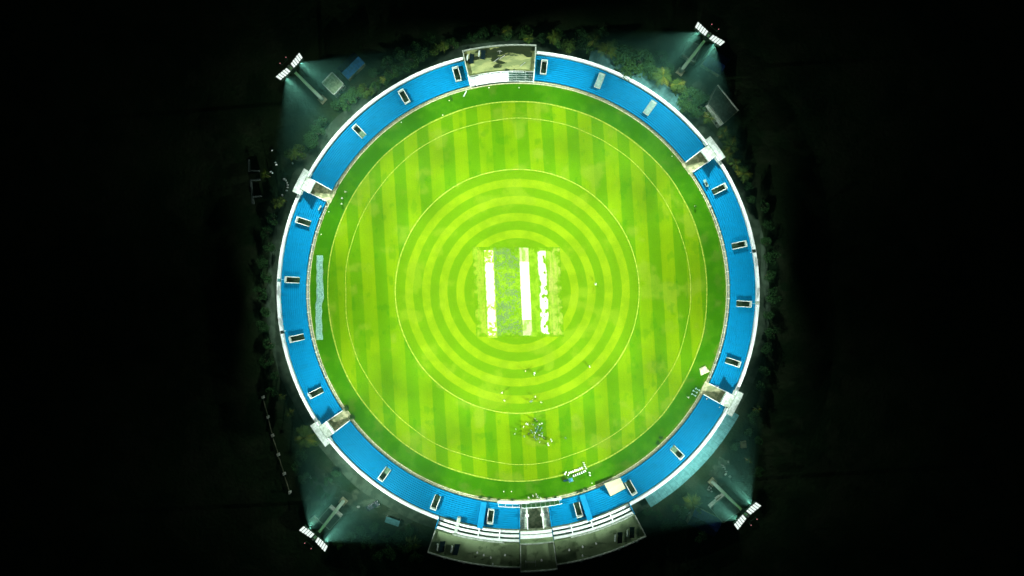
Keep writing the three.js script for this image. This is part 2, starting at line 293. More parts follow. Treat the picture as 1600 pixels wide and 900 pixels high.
stand(TUN[1], gateA.bl - GH, [[766, 809, 'shut'], [679, 788], [598, 744]], 'blue terraced stand with white pipe railing beside the players tunnel', [[PAVB[1] + 0.002, gateA.bl - GH - 1.2 * D]], [gateA.bl - GH + e]);
stand(gateA.bl + GH, gateA.tl + 2 * PI - GH, [[489, 616], [460, 529], [452, 437], [470, 345]], 'blue terraced stand behind the long pale pitch cover', [[gateA.bl + GH + 1.2 * D, gateA.tl + 2 * PI - GH - 1.2 * D]], [gateA.bl + GH - e, gateA.tl + 2 * PI - GH + e]);

// gates between the stands
for (const [k, label] of [['tl', 'white gate bridge slab over brown shaded passage'], ['tr', 'white gate bridge slab over dark wet passage beside palms'], ['br', 'white gate bridge slab at the end of the curved teal roof'], ['bl', 'white gate bridge slab next to bushy green palm']]) {
  const a = gateA[k], t = thing('gate_bridge', label, 'gate', null, 0, 'white gate bridges between the stands');
  part('slab', arcBox(rad(364, 7), rad(376.5, 7), 6.2, 6.95, a - GH + 0.002, a + GH - 0.002), M.whiteDirty, t);
  part('outer_beam', arcBox(rad(376.5, 7) + 0.003, rad(386, 7), 5.9, 7.25, a - 3.0 * D, a + 3.0 * D), M.slab, t);
  part('inner_beam', arcBox(rad(361.5, 7), rad(364, 7) - 0.003, 5.8, 7.3, a - GH + 0.001, a + GH - 0.001), M.white, t);
  for (const s of [-1, 1]) {
    part('pier', arcBox(rad(377, 7), rad(385.5, 7), 0, 5.9, a + s * 2.35 * D - 0.6 * D, a + s * 2.35 * D + 0.6 * D), M.white, t);
    part('return_wall', arcBox(RB + 0.003, rad(376.5, 7), 0, 6.9, a + s * 2.34 * D - 0.58 * D, a + s * 2.34 * D + 0.58 * D), M.white, t);
  }
  struct('gate_path', arcBox(rad(324), rad(383), 0, 0.2, a - GH - 0.0006, a + GH + 0.0006), M.gatefloor);
}

// ---------- upper pavilion ----------
{
  const t = thing('small_pavilion', 'small pavilion with stained flat roof and white tiered front', 'pavilion');
  const [a, b] = PAV, h = 5.4, ri = rad(348, h), ro = rad(386, h);
  M.roofPale = new THREE.MeshPhysicalMaterial({ specularIntensity: 0.1, roughness: 0.9, map: texture(512, 512, (u, v) => {
    const n = fbm(u * 9, v * 9, 5), n2 = fbm(u * 30, v * 30, 3); let c = mix([0.25, 0.27, 0.105], [0.15, 0.18, 0.07], smooth(0.35, 0.65, n));
    const st = smooth(0.45, 0.52, fbm(u * 7 + 2, v * 7 + 5, 5) - 0.30 * smooth(0.42, 0.75, v) + 0.10 * smooth(0.8, 0.3, abs(u - 0.56) * 3)); c = mix(c, [0.008, 0.014, 0.005], st * 0.95); return mul(c, 0.85 + 0.3 * n2); }) });
  const rg = arcBox(ri, ro, 0, h, a, b); { const p = rg.attributes.position, uv = rg.attributes.uv; for (let i = 0; i < p.count; i++) { const dx = p.getX(i) - CX, dz = p.getZ(i) - CZ; uv.setXY(i, (Math.atan2(dz, dx) - a) / (b - a) * 0.9 + 0.05, (ro - hypot(dx, dz)) / (ro - ri) * 0.9 + 0.05 + p.getY(i) * 0.003); } }
  part('building_block', rg, M.roofPale, t);
  part('rear_parapet', arcBox(ro - 0.3, ro + 0.02, h, h + 0.8, a, b), M.whiteDirty, t);
  for (const s of [a + 0.0022, b - 0.0022]) { const m = part('side_parapet', box(ro - ri - 0.32, 0.8, 0.26, (ro + ri) / 2 - 0.16, h + 0.4, 0), M.whiteDirty, t, [CX, 0, CZ], [0, -s, 0]); }
  // white front in tiers
  const rf = rad(329.6, 1), n = 5, tierY = i => 0.9 + i * 0.72;
  for (let i = 0; i < n; i++) {
    const r0 = rf + (ri - rf) * i / n, r1 = rf + (ri - rf) * (i + 1) / n, y = tierY(i);
    if (i === 4) for (let k = 0; k < 6; k++) { const s = a + (b - a) * (k + 0.04) / 6, q = a + (b - a) * (k + 0.96) / 6; part('window_slit', arcBox(r0 + 0.08, r0 + 0.32, y - 0.5, y + 0.02, s, q), M.dark, t); }
    part('front_tier', arcBox(r0, r1 - 0.003, i ? y - 1.3 : 0, y, a, b), M.white, t);
  }
  part('kick_strip', arcBox(rf - 0.25, rf - 0.005, 0, 0.55, a + 1.3 * D, b - 4 * D), M.dark, t);
  for (let k = 0; k < 3; k++) {
    const s = b - (6.75 - k * 2.22) * D, q = s + 2.1 * D, g = new THREE.Group(); g.name = 'seat_block'; t.add(g);
    for (let i = 0; i < 4; i++) { const r0 = rf + (ri - rf) * i / n, y = tierY(i); for (let j = 0; j < 6; j++) { const u = s + (q - s) * (j + 0.08) / 6, w = s + (q - s) * (j + 0.92) / 6; part('seat', mergeGeometries([arcBox(r0 + 0.06, r0 + 0.5, y + 0.25, y + 0.34, u, w), arcBox(r0 + 0.42, r0 + 0.5, y + 0.34, y + 0.8, u, w), arcBox(r0 + 0.2, r0 + 0.34, y, y + 0.25, u + 0.002, w - 0.002)]), M.seat, g); } }
  }
  for (const s of [a + 0.001, b - 0.001]) part('side_stringer', radialPlate([[rf - 0.1, 0], [ri, 0], [ri, h + 0.5], [rf - 0.1, 1.5]], 0.3), M.white, t, [CX, 0, CZ], [0, -s, 0]);
}

// ---------- lower pavilion ----------
{
  const t = thing('main_pavilion', 'long curved pavilion with dark flat roofs and white balustrade rows', 'pavilion');
  const [a, b] = PAVB, hr = 9.3, ri = rad(394, hr), ro = rad(429, hr), wings = [[a, TUN[0]], [TUN[1], b]];
  for (const [s, q] of wings) {
    part('gallery_floor', arcBox(RB + 0.02, rad(393, 7), 0, 5.9, s, q), M.concreteDark, t);
    part('wing_roof', arcBox(ri, ro, 0, hr, s + (s === TUN[1] ? 0.002 : 0), q - (q === TUN[0] ? 0.002 : 0)), M.roof, t);
    part('roof_parapet', arcBox(ro - 0.02, ro + 0.28, hr - 1.5, hr + 0.75, s, q), M.whiteDirty, t);
    for (const [p0, p1, y] of [[373.5, 376.4, 6.55], [379.8, 383.4, 7.3], [387.2, 390.8, 8.05]]) part('balustrade', arcBox(rad(p0, y), rad(p1, y), y - 0.55, y, s + 0.003, q - 0.003), M.white, t);
    for (const [p0, p1, y] of [[376.4, 379.8, 6.0], [383.4, 387.2, 6.7]]) {
      const m = floor((q - s) * 83 / 0.62); for (let k = 0; k < m; k++) { const w = s + (q - s) * (k + 0.5) / m; if (vn(k * 0.35 + p0, s * 7) > 0.42) part('gallery_seat', box(0.34, 0.4, 0.42, rad((p0 + p1) / 2, y), y - 0.1, 0), M.seat, t, [CX, 0, CZ], [0, -w, 0]); }
      part('gallery_step', arcBox(rad(p0, y), rad(p1, y), 5.9, y - 0.3, s + 0.004, q - 0.004), M.concreteDark, t);
    }
    part('roof_ledge', arcBox(rad(391.8, hr), ri - 0.004, hr - 0.9, hr - 0.3, s + 0.004 + (s === a ? 0 : 0.06), q - 0.07), M.whiteDirty, t);
  }
  for (const s of [a, b]) {
    part('side_parapet', box(ro - ri + 0.3, 0.8, 0.28, (ro + ri) / 2 + 0.1, hr + 0.4, 0), M.whiteDirty, t, [CX, 0, CZ], [0, -s, 0]);
    part('gallery_end', box(rad(393, 8) - RB - 0.3, 8.1, 0.24, (rad(393, 8) + RB) / 2, 4.05, 0), M.blueLight, t, [CX, 0, CZ], [0, -(s + (s === a ? -0.0015 : 0.0015)), 0]);
  }
  for (const [x, y] of [[747, 835], [780, 838], [894, 830], [925, 820], [955, 808]]) part('gallery_divider', radialPlate([[rad(373, 6.6), 5.8], [rad(393, 8.2), 5.8], [rad(393, 8.2), 8.4], [rad(373, 6.6), 6.9]], 0.38), M.white, t, [CX, 0, CZ], [0, -ang(x, y), 0]);
  // centre block over the players tunnel
  const [c, d] = TUN, hc = 11, rc0 = rad(392.5, hc), rc1 = rad(437, hc);
  part('centre_block', arcBox(rc0, rc1, 0, hc, c, d), M.roof, t);
  part('centre_parapet', arcBox(rc1 - 0.3, rc1, hc, hc + 0.8, c, d), M.whiteDirty, t); part('centre_parapet', arcBox(rc0, rc0 + 0.3, hc, hc + 0.8, c, d), M.whiteDirty, t);
  for (const s of [c + 0.0019, d - 0.0019]) part('centre_parapet', box(rc1 - rc0 - 0.61, 0.8, 0.28, (rc0 + rc1) / 2, hc + 0.4, 0), M.whiteDirty, t, [CX, 0, CZ], [0, -s, 0]);
  for (const [p0, p1, y] of [[375, 379, 6.55], [381, 386, 7.3], [388, 392, 8.05]]) part('balustrade', arcBox(rad(p0, y), rad(p1, y), y - 0.55, y, c + 0.002, d - 0.002), M.white, t);
  part('gallery_floor', arcBox(RB + 0.02, rad(392.4, 8), 4.4, 5.9, c, d), M.concreteDark, t);
  // tunnel: side ramps, white walls, floor
  const wA = 0.0335;
  for (const [s, q] of [[c + 0.003, c + wA], [d - wA, d - 0.003]]) {
    for (let i = 0; i < 14; i++) { const r0 = rad(338) + i * 0.5; part('ramp_step', arcBox(r0, r0 + 0.52, 0, 1.2 + i * 0.27, s, q, 3 * D), M.whiteDirty, t); }
  }
  for (const s of [c + wA, d - wA]) {
    part('tunnel_wall', radialPlate([[rad(338), 0], [RB, 0], [RB, 5.6], [rad(338), 2.0]], 0.3), M.white, t, [CX, 0, CZ], [0, -s, 0]);
    const g = new THREE.SphereGeometry(0.62, 14, 10); part('globe', g, M.plastic, t, [CX + cos(s) * 75.6, 4.4, CZ + sin(s) * 75.6]);
  }
  for (const s of [c - 0.0005, d + 0.0005]) part('tunnel_side', radialPlate([[R0, 0], [rad(392, 8), 0], [rad(392, 8), 8.5], [RB, 5.0], [R0, 1.5]], 0.22), M.blueLight, t, [CX, 0, CZ], [0, -s, 0]);
  part('tunnel_floor', arcBox(rad(330), RB + 2, 0, 0.22, c + 0.003, d - 0.003), M.concreteDark, t);
  // dugout canopy and front wall
  part('front_wall', arcBox(rad(327), rad(330.5), 0, 1.0, ang(877, 780), ang(778, 784)), M.white, t);
  const ca = ang(874, 785), cb = ang(815, 788), roofA = rad(331.5, 2.6), roofB = rad(337.5, 2.6);
  part('dugout_canopy', arcBox(roofA, roofB, 2.5, 2.6, ca, cb), lin(0.012, 0.045, 0.012, 0.3), t);
  for (let k = 0; k <= 8; k++) part('canopy_rib', box(roofB - roofA, 0.08, 0.09, (roofA + roofB) / 2, 2.65, 0), M.steel, t, [CX, 0, CZ], [0, -(ca + (cb - ca) * k / 8), 0]);
  for (const [r, q] of [[roofA, ca], [roofB, ca], [roofA, cb], [roofB, cb]]) part('canopy_post', cyl(0.06, 0.06, 2.5), M.steel, t, [CX + r * cos(q), 0, CZ + r * sin(q)]);
  part('canopy_edge', arcBox(roofB, roofB + 0.15, 2.45, 2.72, ca - 0.012, cb), M.white, t);
  // two light blue fins on the terraces
  for (const [x, y] of [[752, 810], [917, 797]]) part('stair_fin', radialPlate([[R0 + 0.05, 0], [RB - 0.02, 0], [RB - 0.02, 7.0], [R0 + 3.2, 4.3], [R0 + 0.05, 1.5]], 1.9), M.blueLight, t, [CX, 0, CZ], [0, -ang(x, y), 0]);
  // beige access stair on the balustrade
  part('access_ladder', radialPlate([[rad(366, 6), 4], [rad(393, 8), 6], [rad(393, 8), 8.7], [rad(366, 6), 5.6]], 1.2), M.whiteDirty, t, [CX, 0, CZ], [0, -ang(714, 822), 0]);
}
console.log('stands');

// ---------- roof equipment ----------
const panelMat = lin(0.006, 0.014, 0.018, 0.12), tankMat = lin(0.4, 0.46, 0.4, 0.4);
function heater(px, py, h, turn, sc, label) {
  const t = thing('solar_heater', label, 'solar heater', at(px, py, h), turn, 'solar water heaters on the pavilion roofs'); t.scale.setScalar(sc);
  for (let k = 0; k < 3; k++) part('collector', box(1.5, 0.08, 1.02, 0.2, 0.62, (k - 1) * 1.06), panelMat, t, null, [0, 0, -0.35]);
  const k = part('tank', new THREE.CylinderGeometry(0.28, 0.28, 1.9, 14).rotateX(PI / 2), tankMat, t, [-0.95, 1.05, 0]);
  for (const [x, z, y] of [[-0.7, -1.2, 0.95], [-0.7, 1.2, 0.95], [0.8, -1.2, 0.36], [0.8, 1.2, 0.36]]) part('leg', cyl(0.04, 0.04, y), M.steel, t, [x, 0, z]);
}
heater(689, 853, 9.3, -0.12, 1.15, 'solar heater with white tank by the side parapet of dark roof');
heater(711, 857, 9.3, -0.24, 1.15, 'solar heater with white tank standing further in from side parapet');
heater(966, 839, 9.3, -0.3 + PI * 0.08, 1.15, 'solar heater on dark pavilion roof beside roof debris');
heater(985, 831, 9.3, -0.3 + PI * 0.08, 1.15, 'solar heater in the corner of dark roof by parked junk');
heater(735, 92, 5.4, -0.1, 1.0, 'solar heater by the edge of the pale stained roof');
heater(753, 86, 5.4, -0.1, 1.0, 'solar heater beside black stain on pale roof');
{
  const pts = [[746, 862], [756, 866], [767, 870], [789, 866], [770, 880], [889, 858], [910, 853], [931, 848], [910, 867], [846, 874]];
  const g = merge([cyl(0.14, 0.14, 0.9), cyl(0.3, 0.3, 0.12, 0, 0.9, 0)]);
  for (const [x, y] of pts) single('vent_pipe', g, M.plastic, 'small white vent pipe on the dark pavilion roof', 'vent pipe', 'vent pipes on the dark roofs', at(x, y, y === 874 ? 11 : 9.3).toArray());
  const fr = thing('frame_rack', 'thin steel pipe rack on the centre roof block', 'frame', at(829, 876, 11)); const rail = (a, b) => part('rail', tubeBetween(new THREE.Vector3(...a), new THREE.Vector3(...b), 0.06), M.steel, fr);
  rail([-1.6, 0, 0], [-1.6, 1.2, 0]); rail([1.6, 0, 0], [1.6, 1.2, 0]); rail([-1.6, 1.2, 0], [1.6, 1.2, 0]); rail([-1.6, 1.2, 1.6], [-1.6, 1.2, 0]); rail([1.6, 1.2, 1.6], [1.6, 1.2, 0]); rail([-1.6, 0, 1.6], [-1.6, 1.2, 1.6]); rail([1.6, 0, 1.6], [1.6, 1.2, 1.6]);
  // antennas and pipes on the upper pavilion roof
  const af = thing('antenna_mast', 'thin antenna mast with cross arms on pale stained roof', 'antenna', at(781, 84, 5.4)); part('mast', cyl(0.07, 0.05, 3.2), M.steel, af);
  for (const [y, w] of [[2.2, 1.8], [2.7, 1.3], [3.1, 0.8]]) part('cross_arm', box(w, 0.06, 0.06, 0, y, 0), M.steel, af);
  for (const [x, y] of [[785, 90], [776, 94], [817, 101]]) single('roof_pipe', merge([tubeBetween(new THREE.Vector3(-0.9, 0.3, 0.6), new THREE.Vector3(0.8, 0.3, -0.7), 0.09), cyl(0.06, 0.06, 0.3, -0.9, 0, 0.6), cyl(0.06, 0.06, 0.3, 0.8, 0, -0.7)]), M.steel, 'short steel pipe lying on pale stained roof', 'pipe', 'pipes on the pale roof', at(x, y, 5.4).toArray());
}
// water outlets along the lower pavilion's rear parapet
for (let k = 0; k < 11; k++) { const a = (64.5 + k * 4.1) * D; if (a > TUN[0] - 0.03 && a < TUN[1] + 0.03) continue; const p = pol(rad(431.5, 9), a, 8.2);
  single('parapet_bracket', merge([box(0.7, 0.25, 0.9, 0, 1.1, 0), box(0.3, 1.2, 0.3, -0.2, 0.45, 0), box(0.5, 0.5, 0.5, 0.2, 0, 0)]), M.whiteDirty, 'small pale bracket box on the rear roof parapet', 'bracket', 'brackets along the rear parapet', p.toArray(), [0, -a, 0]); }

// ---------- flood lights ----------
const lensMat = new THREE.MeshStandardMaterial({ color: 0x222222, roughness: 0.4, emissive: new THREE.Color(0.80, 0.92, 0.86), emissiveIntensity: 1.0 });
const redMat = new THREE.MeshStandardMaterial({ color: 0x301010, emissive: new THREE.Color(0.55, 0.22, 0.22), emissiveIntensity: 1 });
const poleMat = lin(0.36, 0.5, 0.38, 0.6), frameMat = lin(0.03, 0.07, 0.045, 0.7), HEAD = 36;
const lensGeo = new THREE.CylinderGeometry(0.29, 0.33, 0.14, 12).rotateX(PI / 2).scale(1, 1.62, 1);
const capGeo = box(0.62, 0.1, 0.5);
function floodlight(hx, hy, label) {
  const head = at(hx, hy, HEAD), base = new THREE.Vector3(head.x, 0, head.z), turn = Math.atan2(CX - head.x, CZ - head.z);   // local +z looks to the field
  const t = thing('floodlight_tower', label, 'floodlight', base, turn, 'floodlight towers round the stadium');
  part('plinth', box(2.4, 0.5, 2.4, 0, 0.25, 0), M.concrete, t);
  part('pole', new THREE.CylinderGeometry(0.4, 0.62, HEAD, 16).translate(0, HEAD / 2 + 0.3, 0), poleMat, t);
  part('cross_beam', box(9.2, 0.35, 0.4, 0, HEAD + 0.1, 0), frameMat, t); part('cross_beam', box(9.2, 0.3, 0.35, 0, HEAD - 2.0, 0.55), frameMat, t);
  part('service_platform', box(2.0, 0.1, 2.2, 0, HEAD - 2.6, 0.2), frameMat, t);
  for (const s of [-0.5, 0.5]) part('beacon', new THREE.SphereGeometry(0.14, 8, 6), redMat, t, [s * 2.4, HEAD + 3.9, -0.8]);
  part('beacon_bracket', merge([box(0.08, 1.6, 0.08, -1.2, HEAD + 3, -0.8), box(0.08, 1.6, 0.08, 1.2, HEAD + 3, -0.8), box(2.5, 0.08, 0.08, 0, HEAD + 2.3, -0.8)]), frameMat, t);
  t.updateMatrixWorld();
  for (const s of [-1, 1]) {
    const bank = new THREE.Group(); bank.name = 'lamp_bank'; bank.position.set(s * 2.75, HEAD + 0.2, 0.45); bank.scale.set(1.12, 1.25, 1); bank.rotation.set(0.20, s * 0.12, 0, 'YXZ'); t.add(bank);
    part('back_frame', mergeGeometries([box(3.7, 0.16, 0.14, 0, 2.6, -0.2), box(3.7, 0.16, 0.14, 0, 0, -0.2), box(3.7, 0.16, 0.14, 0, -2.6, -0.2), box(0.14, 5.4, 0.14, -1.8, 0, -0.2), box(0.14, 5.4, 0.14, 1.8, 0, -0.2)]), frameMat, bank);
    for (let c = 0; c < 5; c++) for (let r = 0; r < 5; r++) {
      const x = (c - 2) * 0.74, y = (r - 2) * 1.06 + (c % 2) * 0.16;
      part('lamp', lensGeo, lensMat, bank, [x, y, 0]);
    }
    t.updateMatrixWorld(true);
    const p = bank.localToWorld(new THREE.Vector3(0, 0, 0.9)), fwd = new THREE.Vector3(CX - head.x, 0, CZ - head.z).normalize(), side = new THREE.Vector3(fwd.z, 0, -fwd.x);
    for (const [kind, I, half, soft, ahead, aside] of AIMS) {
      const L = new THREE.SpotLight(LAMP_COLOR, I, 0, half * D, soft, 2); L.name = 'floodlight_' + kind; L.position.copy(p);
      L.target.position.set(head.x + fwd.x * ahead + side.x * s * aside, 0, head.z + fwd.z * ahead + side.z * s * aside);
      L.castShadow = true; L.shadow.radius = 8; scene.add(L, L.target);
    }
  }
  return t;
}
floodlight(452, 104, 'tall floodlight tower beside the square roofed hut and blue shed');
floodlight(1109, 53, 'tall floodlight tower behind big leafy trees');
floodlight(490, 842, 'tall floodlight tower over small flat roofed hut near parked car');
floodlight(1168, 806, 'tall floodlight tower beyond the curved teal roof');
console.log('towers');

// ---------- trees ----------
const leafMats = [[0.024, 0.066, 0.012], [0.042, 0.08, 0.010], [0.018, 0.056, 0.014], [0.07, 0.10, 0.010]].map(c => new THREE.MeshPhysicalMaterial({ color: new THREE.Color().setRGB(...c), roughness: 0.9, specularIntensity: 0.2, side: THREE.DoubleSide }));
const palmMats = [[0.062, 0.098, 0.008], [0.038, 0.076, 0.009], [0.11, 0.13, 0.010]].map(c => new THREE.MeshPhysicalMaterial({ color: new THREE.Color().setRGB(...c), roughness: 0.8, specularIntensity: 0.3, side: THREE.DoubleSide }));
// crown of radius 1, made of leaf clumps gathered round lobes
function crownGeo(seed, leaves = 1500) {
  const r = rng(seed), v = [], lobes = [];
  for (let k = 0; k < 13; k++) { const a = r() * 2 * PI, q = sqrt(r()) * 0.72; lobes.push([cos(a) * q, 0.15 + r() * 0.62 - q * 0.25, sin(a) * q, 0.24 + r() * 0.2]); }
  for (let i = 0; i < leaves; i++) {
    const L = lobes[floor(r() * lobes.length)], th = r() * 2 * PI, ph = Math.acos(2 * r() - 1), rr = L[3] * (0.55 + 0.5 * sqrt(r()));
    const c = new THREE.Vector3(L[0] + rr * sin(ph) * cos(th), L[1] + rr * cos(ph) * 0.8, L[2] + rr * sin(ph) * sin(th)), s = 0.035 + r() * 0.05;
    const n = new THREE.Vector3(r() - 0.5, r() * 1.1, r() - 0.5).normalize(), u = new THREE.Vector3(r() - 0.5, r() - 0.5, r() - 0.5).cross(n).normalize().multiplyScalar(s), w = new THREE.Vector3().crossVectors(n, u).normalize().multiplyScalar(s * 0.6);
    const A = c.clone().add(u), B = c.clone().add(w), C = c.clone().sub(u), E2 = c.clone().sub(w); v.push(A, B, C, A, C, E2);
  }
  const g = new THREE.BufferGeometry(), f = new Float32Array(v.length * 3); v.forEach((p, i) => f.set([p.x, p.y, p.z], i * 3)); g.setAttribute('position', new THREE.BufferAttribute(f, 3)); g.computeVertexNormals(); return g;
}
const crowns = [1, 2, 3, 4, 5].map(s => crownGeo(s * 11));
const limbGeo = (() => { const r = rng(5), l = [new THREE.CylinderGeometry(0.07, 0.12, 1, 8).translate(0, 0.5, 0)]; for (let k = 0; k < 5; k++) { const a = k * 1.27 + r(), t = new THREE.Vector3(cos(a) * 0.5, 1.35 + r() * 0.3, sin(a) * 0.5); const g = tubeBetween(new THREE.Vector3(0, 0.85, 0), t, 0.035, 5); l.push(g); } return merge(l); })();
let treeNo = 0;
function leafy(px, py, rpx, label, mat = 0, h = 6) {
  const r = rng(900 + treeNo++), R = rpx * S * 0.95, t = thing('leafy_tree', label, 'tree', at(px, py, h * 0.75).setY(0), r() * 6.28, 'leafy trees outside the stands');
  const k = h * 0.45; part('trunk', limbGeo, M.bark, t).scale.set(k * 0.9, k, k * 0.9);
  const c = part('crown', crowns[floor(r() * crowns.length)], leafMats[mat], t, [0, k * 0.95, 0]); c.scale.set(R * (0.95 + r() * 0.2), h * 0.62, R * (0.95 + r() * 0.2)); return t;
}
function frondGeo(seed) {   // arching frond along +x with leaflets, length 1
  const r = rng(seed), q = [], P = t => new THREE.Vector3(t * 0.95, 0.28 * sin(t * 2.2) - 0.42 * t * t, 0);
  for (let i = 0; i < 18; i++) { const t = 0.08 + 0.92 * i / 18, p = P(t), p2 = P(t + 0.025), len = 0.30 * sin(PI * min(1, 0.22 + t * 0.82)) + 0.03;
    for (const s of [-1, 1]) { const tip = p.clone().add(new THREE.Vector3(len * 0.75, -len * 0.35 + (r() - 0.5) * 0.04, s * len * 0.85)); q.push([p, p2, tip]); } }
  for (let i = 0; i < 6; i++) { const a = P(i / 6), b = P((i + 1) / 6), w = new THREE.Vector3(0, 0, 0.016 * (1 - i / 7)); q.push([a.clone().sub(w), b.clone().sub(w), b.clone().add(w), a.clone().add(w)]); }
  return tri(q);
}
const fronds = [3, 4, 5].map(frondGeo);
function palm(px, py, rpx, label, mat = 0, h = 7, n = 15) {
  const r = rng(300 + treeNo++), R = rpx * S * 1.12, p = at(px, py, h); p.y = 0; const t = thing('palm_tree', label, 'palm', p, r() * 6.28, 'palm trees outside the stands');
  const lean2 = (r() - 0.5) * 0.08; part('trunk', new THREE.CylinderGeometry(0.13, 0.24, h, 9, 4).translate(0, h / 2, 0), M.bark, t);
  for (let k = 0; k < n; k++) { const f = part('frond', fronds[k % 3], palmMats[(mat + (k % 4 === 3 ? 1 : 0)) % 3], t, [0, h - 0.05, 0]); const s = R * (0.75 + 0.4 * r()); f.scale.set(s, s * (0.8 + 0.6 * r()), s); f.rotation.set(0, k * 2.399 + r() * 0.5, (r() - 0.35) * 0.7, 'YXZ'); }
  return t;
}
const row = 'leafy tree in the row between small huts and the stand';
for (const [x, y, r, m] of [[527, 164, 11, 2], [541, 157, 14, 0], [556, 148, 15, 0], [571, 141, 13, 1], [586, 134, 9, 0], [600, 124, 11, 2], [612, 113, 14, 0], [628, 104, 14, 2], [645, 93, 14, 0], [663, 82, 14, 2], [680, 77, 11, 1]]) leafy(x, y, r, row, m, 5.5);
const cor = 'leafy tree near the scattered white stones and gate'; for (const [x, y, r, m] of [[486, 216, 15, 2], [466, 236, 13, 1], [452, 240, 10, 0], [497, 205, 10, 2]]) leafy(x, y, r, cor, m, 6);
const top = 'dark leafy tree behind the small pavilion roof line'; for (const [x, y, r, m] of [[706, 68, 10, 0], [795, 50, 12, 2], [822, 52, 14, 0], [846, 60, 12, 2], [872, 58, 15, 0], [893, 70, 15, 1], [908, 60, 14, 2], [925, 74, 12, 0]]) leafy(x, y, r, top, m, 6);
const bigT = 'large leafy tree overhanging the stand coping and teal roof'; for (const [x, y, r, m] of [[972, 92, 22, 2], [990, 110, 20, 0], [1004, 92, 22, 2], [1018, 108, 14, 0]]) leafy(x, y, r, bigT, m, 8);
const nearT = 'leafy tree between teal roof and the long house'; for (const [x, y, r, m] of [[1064, 138, 15, 1], [1078, 152, 20, 0], [1090, 166, 18, 2], [1073, 168, 13, 0], [1096, 150, 14, 2]]) leafy(x, y, r, nearT, m, 7);
for (const [x, y, r] of [[470, 690, 9], [481, 676, 12], [488, 689, 10]]) leafy(x, y, r, 'bushy green tree outside the white gate bridge', 1, 5);
const scrub = 'low scrubby tree on the dim yard near the parked car'; for (const [x, y, r] of [[600, 838, 12], [620, 842, 14], [585, 828, 10], [560, 830, 12], [640, 828, 10]]) leafy(x, y, r, scrub, 2, 3);
const scr2 = 'low scrubby tree near the lower hut and fence'; for (const [x, y, r] of [[489, 752, 8], [497, 768, 10], [508, 776, 8], [480, 744, 6]]) leafy(x, y, r, scr2, 2, 2.4);
for (const [x, y, r] of [[1066, 802, 12], [1055, 796, 9], [1090, 800, 8]]) leafy(x, y, r, 'dim leafy tree between dark pavilion wing and blue roof', 0, 4.5);
for (const [x, y, r] of [[1148, 222, 11], [1163, 262, 12], [1170, 288, 10], [1176, 310, 9]]) leafy(x, y, r, 'dim leafy tree behind the darker blue stand', 2, 5);
const ring = 'dark tree outside the parapet of the darker blue stand'; for (const [x, y, r] of [[1196, 322, 10], [1203, 350, 11], [1199, 378, 10], [1208, 402, 12], [1203, 430, 10], [1210, 462, 12], [1204, 492, 10], [1208, 520, 11], [1200, 548, 11], [1196, 578, 10], [1188, 604, 9]]) leafy(x, y, r, ring, 2, 5);
const ringL = 'dark tree outside the parapet behind the long pitch cover'; for (const [x, y, r] of [[424, 342, 10], [414, 362, 11], [420, 386, 9], [408, 408, 11], [416, 432, 10], [406, 458, 12], [414, 486, 10], [408, 512, 11], [418, 538, 10], [414, 566, 11], [428, 590, 9], [424, 612, 10]]) leafy(x, y, r, ringL, 2, 5);
const ringB = 'dark tree around the yard of the lower hut'; for (const [x, y, r] of [[470, 712, 9], [462, 730, 10], [474, 748, 9], [524, 742, 8], [512, 752, 9], [545, 838, 10], [575, 850, 12], [530, 850, 10], [610, 862, 13], [650, 872, 12], [632, 856, 11], [592, 868, 11]]) leafy(x, y, r, ringB, 2, 4);
const ringR = 'dark tree on the ground beyond the curved teal roof'; for (const [x, y, r] of [[1178, 652, 10], [1172, 674, 9], [1150, 700, 8], [1186, 690, 9], [1028, 806, 10], [1040, 820, 11], [1060, 820, 10], [1012, 800, 8], [1095, 838, 10], [1186, 740, 9]]) leafy(x, y, r, ringR, 2, 4);
const ringT = 'dark tree behind the row of leafy trees and huts'; for (const [x, y, r] of [[505, 188, 9], [492, 196, 9], [585, 112, 10], [604, 96, 11], [626, 84, 11], [648, 70, 12], [670, 62, 11], [752, 50, 11], [772, 44, 10], [738, 56, 9], [940, 50, 11], [960, 66, 12], [1035, 86, 11], [1046, 106, 11]]) leafy(x, y, r, ringT, 2, 5);
// palms
palm(475, 684, 18, 'bushy green palm beside the white gate bridge', 1, 5.5, 18);
palm(645, 850, 13, 'yellow green palm near the corner of dark pavilion roof', 0, 6);
palm(1081, 785, 14, 'green palm between curved teal roof and blue roof', 0, 6);
palm(1036, 119, 17, 'yellow green palm over the teal roof between big trees', 1, 8, 17);
palm(1058, 132, 12, 'slim palm rising behind the teal roof', 1, 8);
palm(949, 78, 15, 'palm with drooping fronds above the teal roof end', 0, 8);
palm(928, 62, 12, 'dim palm behind the drooping palm', 1, 8);
palm(866, 56, 11, 'dim palm behind the small pavilion corner', 0, 7); palm(826, 60, 9, 'small dim palm behind the pale stained roof', 1, 6); palm(793, 47, 9, 'small dim palm furthest behind pale stained roof', 1, 6);
palm(692, 72, 9, 'yellowish palm at the end of the leafy row', 0, 6); palm(598, 124, 6, 'small bright yellow palm inside the leafy row', 2, 5, 12);
const pr = 'dim palm on dark ground behind the gate with wet passage'; for (const [x, y, r] of [[1108, 184, 11], [1131, 208, 11], [1142, 228, 14], [1136, 243, 11], [1162, 272, 13], [1150, 256, 10]]) palm(x, y, r, pr, 1, 6);
const pl = 'dim palm on dark ground outside the shaded gate'; for (const [x, y, r] of [[432, 316, 10], [458, 242, 10], [414, 272, 8], [440, 312, 7]]) palm(x, y, r, pl, 0, 5);
for (const [x, y, r] of [[453, 646, 8], [441, 620, 6]]) palm(x, y, r, 'small palm on dark ground between stand and post fence', 1, 4, 12);
